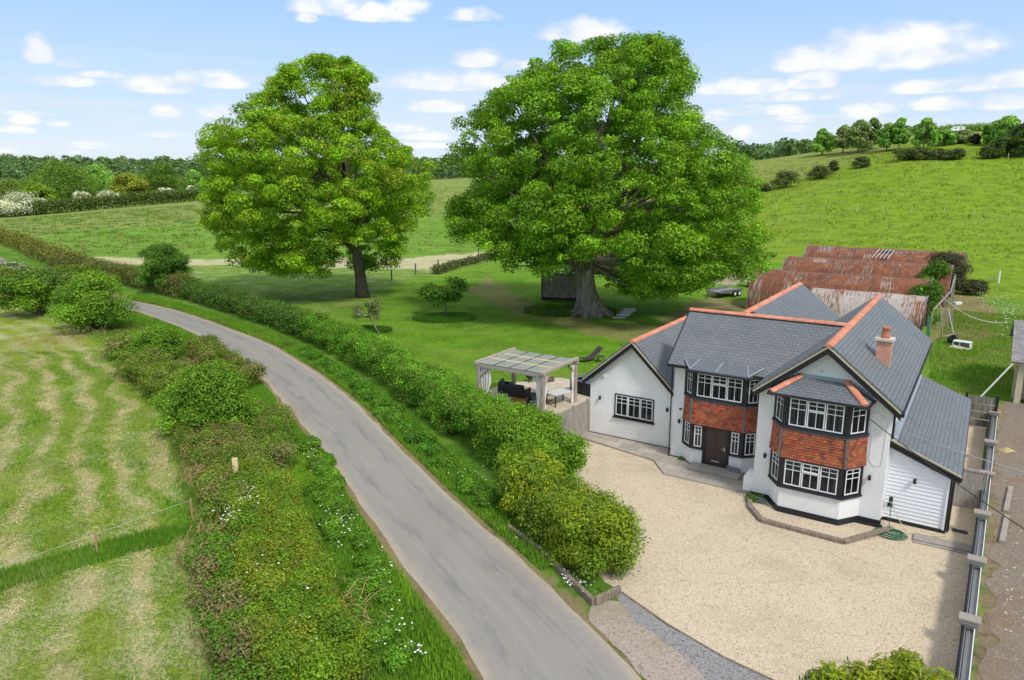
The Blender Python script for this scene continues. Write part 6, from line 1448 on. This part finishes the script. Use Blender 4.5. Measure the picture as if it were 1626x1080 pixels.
# --- field fence posts and wires
def fpost(px, py, h, lab, mat='woodgrey', w_=.1, grp='wooden field fence posts', lean=0.0, z=None):
    p = at(px, py); q = MB(); q.tube([(0, 0, -.1), (lean * h, 0, h)], [w_ / 2, w_ / 2 * .9], 7); tag(q.build('fence_post', M[mat], None, p), lab, 'post', grp); return p
for k, (px, py, l) in enumerate(((622, 446, 'left'), (660, 436, 'middle'), (696, 429, 'third'), (760, 410, 'farthest'))): fpost(px, py, 1.5, l + ' dark post of the fence running back between the two oaks', 'bark2', .22)
hedge('scrub_bank', pl((690, 436), (730, 424), (780, 412)), 2.0, 1.0, 4000, .25, [(.09, .15, .03), (.15, .15, .06)], 'scrub along the fence line between the two oaks', 'scrub')
fa = fpost(306, 828, .85, 'short leaning fence post at the end of the field wire by the brambles', 'twig', .09); fb = fpost(155, 880, .8, 'short fence post in the long grass strip of the left field', 'twig', .08)
q = MB(); q.box(-.11, .11, -.04, .04, 0, 1.75); pp = at(378, 790, 0); tag(q.build('wooden_post', M['palebatten'], None, (pp.x, pp.y, .0), .3, bev=.01), 'squared pale timber post sticking out of the bramble bank', 'post')
for k, hh in enumerate((.8,)):
    a = Vector((fa.x, fa.y, hh)); b = Vector((fb.x, fb.y, hh * .9)); c = b + (b - a) * 2.2; q = MB(); q.tube([a - a, b - a + Vector((0, 0, -.02)), c - a], .006, 4); tag(q.build('field_wire', M['cablewht'], None, a), 'thin pale fence wire across the left field', 'wire')
for k, (px, py) in enumerate(((1232, 334), (1275, 335), (1316, 335), (1360, 336), (1402, 337), (1446, 339), (1498, 341), (1546, 345))): fpost(px, py, 1.5, 'pale marker stake on the hillside meadow, number %s from the big oak' % ['one', 'two', 'three', 'four', 'five', 'six', 'seven', 'eight'][k], 'palebatten', .11, 'pale stakes across the hillside', .12)
for k, (px, py) in enumerate(((1396, 258), (1418, 255), (1538, 250), (1600, 256), (1281, 284))): fpost(px, py, 1.8, ['stake left of the hilltop hedge', 'stake at the left end of the hilltop hedge', 'stake right of the hilltop hedge', 'stake near the right-hand bushes on the hilltop', 'stake beside the second bush of the hillside line'][k], 'woodgrey', .22, 'stakes along the upper field line')
wp = at(1610 - 3, 446); q = MB(); q.box(-.09, .09, -.09, .09, 0, 1.6); pq = at(1585, 450, 0); tag(q.build('gate_post', M['white'], None, pq), 'white post standing at the meadow edge right of the sheds', 'post')
for (px, py, px2, py2, l) in ((1570, 449, 1586, 447, 'broken brown rail lying by the white post'),):
    a, b = at(px, py, 0), at(px2, py2, 0); q = MB(); q.beam((0, 0, .3), (b.x - a.x, b.y - a.y, .4), .15, .12); tag(q.build('fallen_rail', M['sleeper'], None, a), l, 'rail')
a = at(1520, 484, 0); q = MB(); q.box(-.5, .5, -.2, .2, 0, .3); tag(q.build('white_trough', M['white'], None, (a.x, a.y, 0), .4, bev=.05), 'white trough-like object in the scrub by the brambles', 'trough')
# --- hillside bushes and distant trees
HB = [(1212, 304, 24, 9), (1248, 299, 44, 19), (1300, 284, 34, 14), (1323, 277, 15, 16), (1367, 267, 25, 12), (1432, 255.5, 32, 12), (1457, 254.5, 30, 14), (1487, 254, 26, 11), (1504, 254, 22, 9), (1519, 254, 20, 12)]
lab = ['lowest small bush of the hillside line, touching the oak outline', 'large dark bush second up the hillside line', 'dark bush third up the hillside line', 'small upright bush halfway up the hillside line', 'round bush fourth from the hilltop hedge', 'left end clump of the hilltop hedge', 'second clump of the hilltop hedge, tipped with white', 'third clump of the hilltop hedge', 'fourth, lower clump of the hilltop hedge', 'right end clump of the hilltop hedge']
def gp(px, py): p = at(px, py); return min(math.hypot(p.x, p.y), 300) / FPX
for (px, py, w_, h), l in zip(HB, lab): bush(px, py, w_ * gp(px, py) * 1.1, h * gp(px, py) * 1.15, 2600, .42, [(.13, .175, .05), (.10, .15, .035), (.17, .2, .06)], l, 'hillside_bush', 'bush', 'bushes along the hillside field line', twig=False)
def dtree(px, pyb, pyt, wpx, dist_add, pal, lab, n=5200, size=.7, name='distant_tree', grp=None, open_=.35, trunk=True, shape=1.0):
    """a distant tree: standing where its foot is (or dist_add metres further), sized from what the photo shows"""
    p = at(px, pyb); d = math.hypot(p.x, p.y); k = (d + dist_add) / d; x, y = p.x * k, p.y * k; z = Tz(x, y); depth = y * cp - (z - CH) * sp
    w_ = wpx * depth / FPX; _, zt = onY(px, pyt, y); h = max(3.0, zt - z); r0 = empty(name, (x, y, z)); tag(r0, lab, 'tree', grp); bl = []
    for j in range(40):
        a = rng.uniform(0, 6.283); f = rng.random(); rad = math.sin(math.pi * min(1, .22 + .78 * f) ** shape) ** .6; r = rng.uniform(.10, .17) * w_; q_ = math.sqrt(rng.uniform(open_, 1))
        bl.append((x + q_ * max(.1, rad * w_ / 2 - r * .7) * math.cos(a), y + q_ * rad * w_ * .4 * math.sin(a), z + h * .2 + f * (h * .8 - r * .5), r, r, r * .7))
    foliage('crown', bl, n, size, pal, r0, (x, y, z), shell=(.35, 1.15), up=.4, tv=.45)
    if trunk:
        q = MB(); q.tube([(0, 0, -.3), (0, 0, h * .35), (.2, 0, h * .7)], [w_ * .03, w_ * .022, w_ * .01], 6)
        for b in bl[:8]: q.tube([(0, 0, h * .35), (b[0] - x, b[1] - y, b[2] - z)], [w_ * .012, w_ * .004], 4)
        q.build('trunk', M['bark2'], r0)
GR_ = 'trees along the hilltop skyline'
GY = [(.28, .38, .12), (.23, .34, .10), (.32, .40, .15)]
for a in [(1305, 247, 205, 42, 0, G_FAR, 'round dark tree at the left end of the hilltop row'), (1338, 245, 200, 34, 3, GY, 'grey-green tree second in the hilltop row'), (1362, 243, 192, 48, 0, GY, 'broad greyish tree third in the hilltop row'), (1383, 241, 188, 30, 6, GY, 'thin-crowned pale tree behind the broad greyish one'), (1407, 240, 196, 36, 0, G_FAR, 'lighter green tree in the middle of the hilltop row'), (1427, 238, 187, 30, 0, G_FAR, 'tall narrow tree left of the gap in the hilltop row'), (1466, 238, 187, 40, 0, G_FAR, 'tall round tree right of the gap in the hilltop row'), (1499, 236, 206, 34, 6, G_FAR, 'low bushy tree left of the white van'), (1527, 234, 206, 38, 8, GY, 'low grey-green tree above the white van'), (1548, 234, 215, 16, 4, [(.06, .05, .06), (.05, .06, .04)], 'small purple-tinged tree right of the white van'), (1563, 236, 200, 16, 4, G_DARK, 'dark pointed conifer on the right skyline'), (1596, 240, 185, 60, 10, G_FAR, 'large dark tree on the right skyline'), (1628, 246, 190, 70, 0, [(.10, .17, .035), (.08, .14, .03)], 'big light-green tree at the right edge')]:
    dtree(*a, n=6500, size=.6, grp=GR_, open_=.1)
for px, pyb, w_, h, l in ((1590, 250, 9, 6.0, 'rounded bush in front of the right-hand trees'), (1572, 252, 7, 4.0, 'low bush left in front of the right-hand trees'), (1618, 250, 9, 6.4, 'light-green bush at the right edge of the hilltop')): bush(px, pyb, w_ * .8, h * .8, 3600, .45, [(.10, .17, .03), (.08, .14, .025)], l, 'hilltop_bush', twig=False)
hp_ = []
for px in range(1284, 1640, 16):
    u = (px - 813) / FPX; y = 326 / math.hypot(1, u); hp_.append(Vector((u * y, y, 0)))
hedge('hilltop_hedge', hp_[:9], 7, 4.5, 12000, .5, G_FAR, 'shrubs under the left half of the hilltop trees', br=(1.0, 1.9)); hedge('hilltop_hedge', hp_[8:18], 7, 3.2, 12000, .5, G_FAR + GY, 'shrubs under the right half of the hilltop trees', br=(.9, 1.6))
# left middle distance: hedgerow trees and may blossom
MT = [(100, 330, 256, 120, 14, [(.18, .30, .03), (.15, .26, .025)], 'big domed oak in the hedgerow at the far left'), (160, 325, 262, 75, 40, G_FAR, 'dark tree behind the big domed oak'), (207, 326, 275, 66, 8, [(.34, .38, .04), (.28, .34, .035)], 'round yellow-green tree in the left hedgerow'), (262, 318, 262, 78, 26, [(.17, .29, .03), (.14, .25, .025)], 'domed dark green tree right of the yellow-green one'), (310, 312, 270, 40, 30, G_FAR, 'small tree just left of the tall oak outline'), (20, 330, 285, 80, 30, [(.22, .31, .05), (.19, .28, .04)], 'pale green tree at the left edge of the hedgerow'), (62, 335, 290, 60, 4, [(.26, .4, .03), (.22, .36, .03)], 'bright green bushy tree below the big domed oak'), (-30, 335, 262, 90, 60, G_FAR, 'dark tree cut by the left edge of the photo'), (130, 330, 300, 50, 4, [(.10, .16, .02)], 'low green tree between the white blossoms')]
for a in MT: dtree(*a, n=6500, size=.75, grp='trees of the left hedgerow', open_=.25, trunk=True)
WH = [(.85, .85, .76), (.9, .9, .84), (.8, .8, .7), (.20, .28, .06)]
for (px, py, w_, h, l) in ((35, 343, 17, 8, 'widest white-blossomed hawthorn at the far left field edge'), (62, 340, 10, 5.5, 'smaller white hawthorn touching the widest one'), (132, 332, 9, 6.2, 'white-blossomed hawthorn left of the yellow-green tree'), (172, 329, 11, 6, 'white hawthorn below the yellow-green tree'), (265, 321, 9, 5.5, 'white hawthorn below the domed dark tree'), (307, 317, 6, 5.5, 'white hawthorn beside the tall oak outline')): bush(px, py, w_ * .95, h * .9, 4200, .5, WH, l, 'blossoming_hawthorn', 'bush', 'white hawthorns of the left hedgerow', twig=False)
hedge('field_hedge', [at(*p) for p in [(-40, 346), (80, 340), (200, 329), (320, 318)]], 5, 4.4, 20000, .55, [(.12, .19, .03), (.10, .17, .025), (.14, .2, .035)], 'dark hedge along the far side of the left meadow', br=(1.2, 2.0))
hedge('field_hedge', [at(*p) for p in [(640, 287), (700, 284), (780, 279), (850, 276)]], 5, 3.0, 6000, .7, [(.10, .14, .03), (.08, .12, .025), (.15, .15, .04)], 'far pale hedge seen between the two oaks', br=(1.2, 2.0))
# far woods
def woods(name, lab, specs, pal, size, per):
    bl = []
    for (p0, p1, r0_, r1, n, h) in specs:
        for k in range(n):
            px = rng.uniform(p0, p1); r = rng.uniform(r0_, r1); u = (px - 813) / FPX; y = r / math.hypot(1, u); x = u * y; z = Tz(x, y); hh = h * rng.uniform(.7, 1.15); ww = hh * rng.uniform(.45, .7)
            for j in range(5): bl.append((x + rng.normal() * ww * .4, y + rng.normal() * ww * .4, z + hh * rng.uniform(.35, .8), ww * .5, ww * .5, hh * .25))
    o = foliage(name, bl, int(len(bl) * per), size, pal, None, (0, 0, 0), shell=(.6, 1.05), up=.5, tv=.5); tag(o, lab, 'wood', kind='stuff')
PF = [(.14, .24, .085), (.12, .21, .085), (.16, .27, .09), (.19, .29, .09)]  # leaf colours brightened to stand in for distance haze
woods('far_woodland', 'far wooded ridge along the horizon', [(-150, 900, 420, 620, 260, 12), (-200, 950, 620, 950, 420, 11), (1150, 1420, 420, 720, 130, 13)], PF, 2.2, 26)
0 and woods('middle_woodland', 'belt of trees beyond the left hedgerow', [(-100, 360, 330, 430, 70, 13), (640, 900, 380, 430, 40, 8)], [(.08, .13, .03), (.065, .11, .025), (.1, .14, .035)], 1.3, 40)
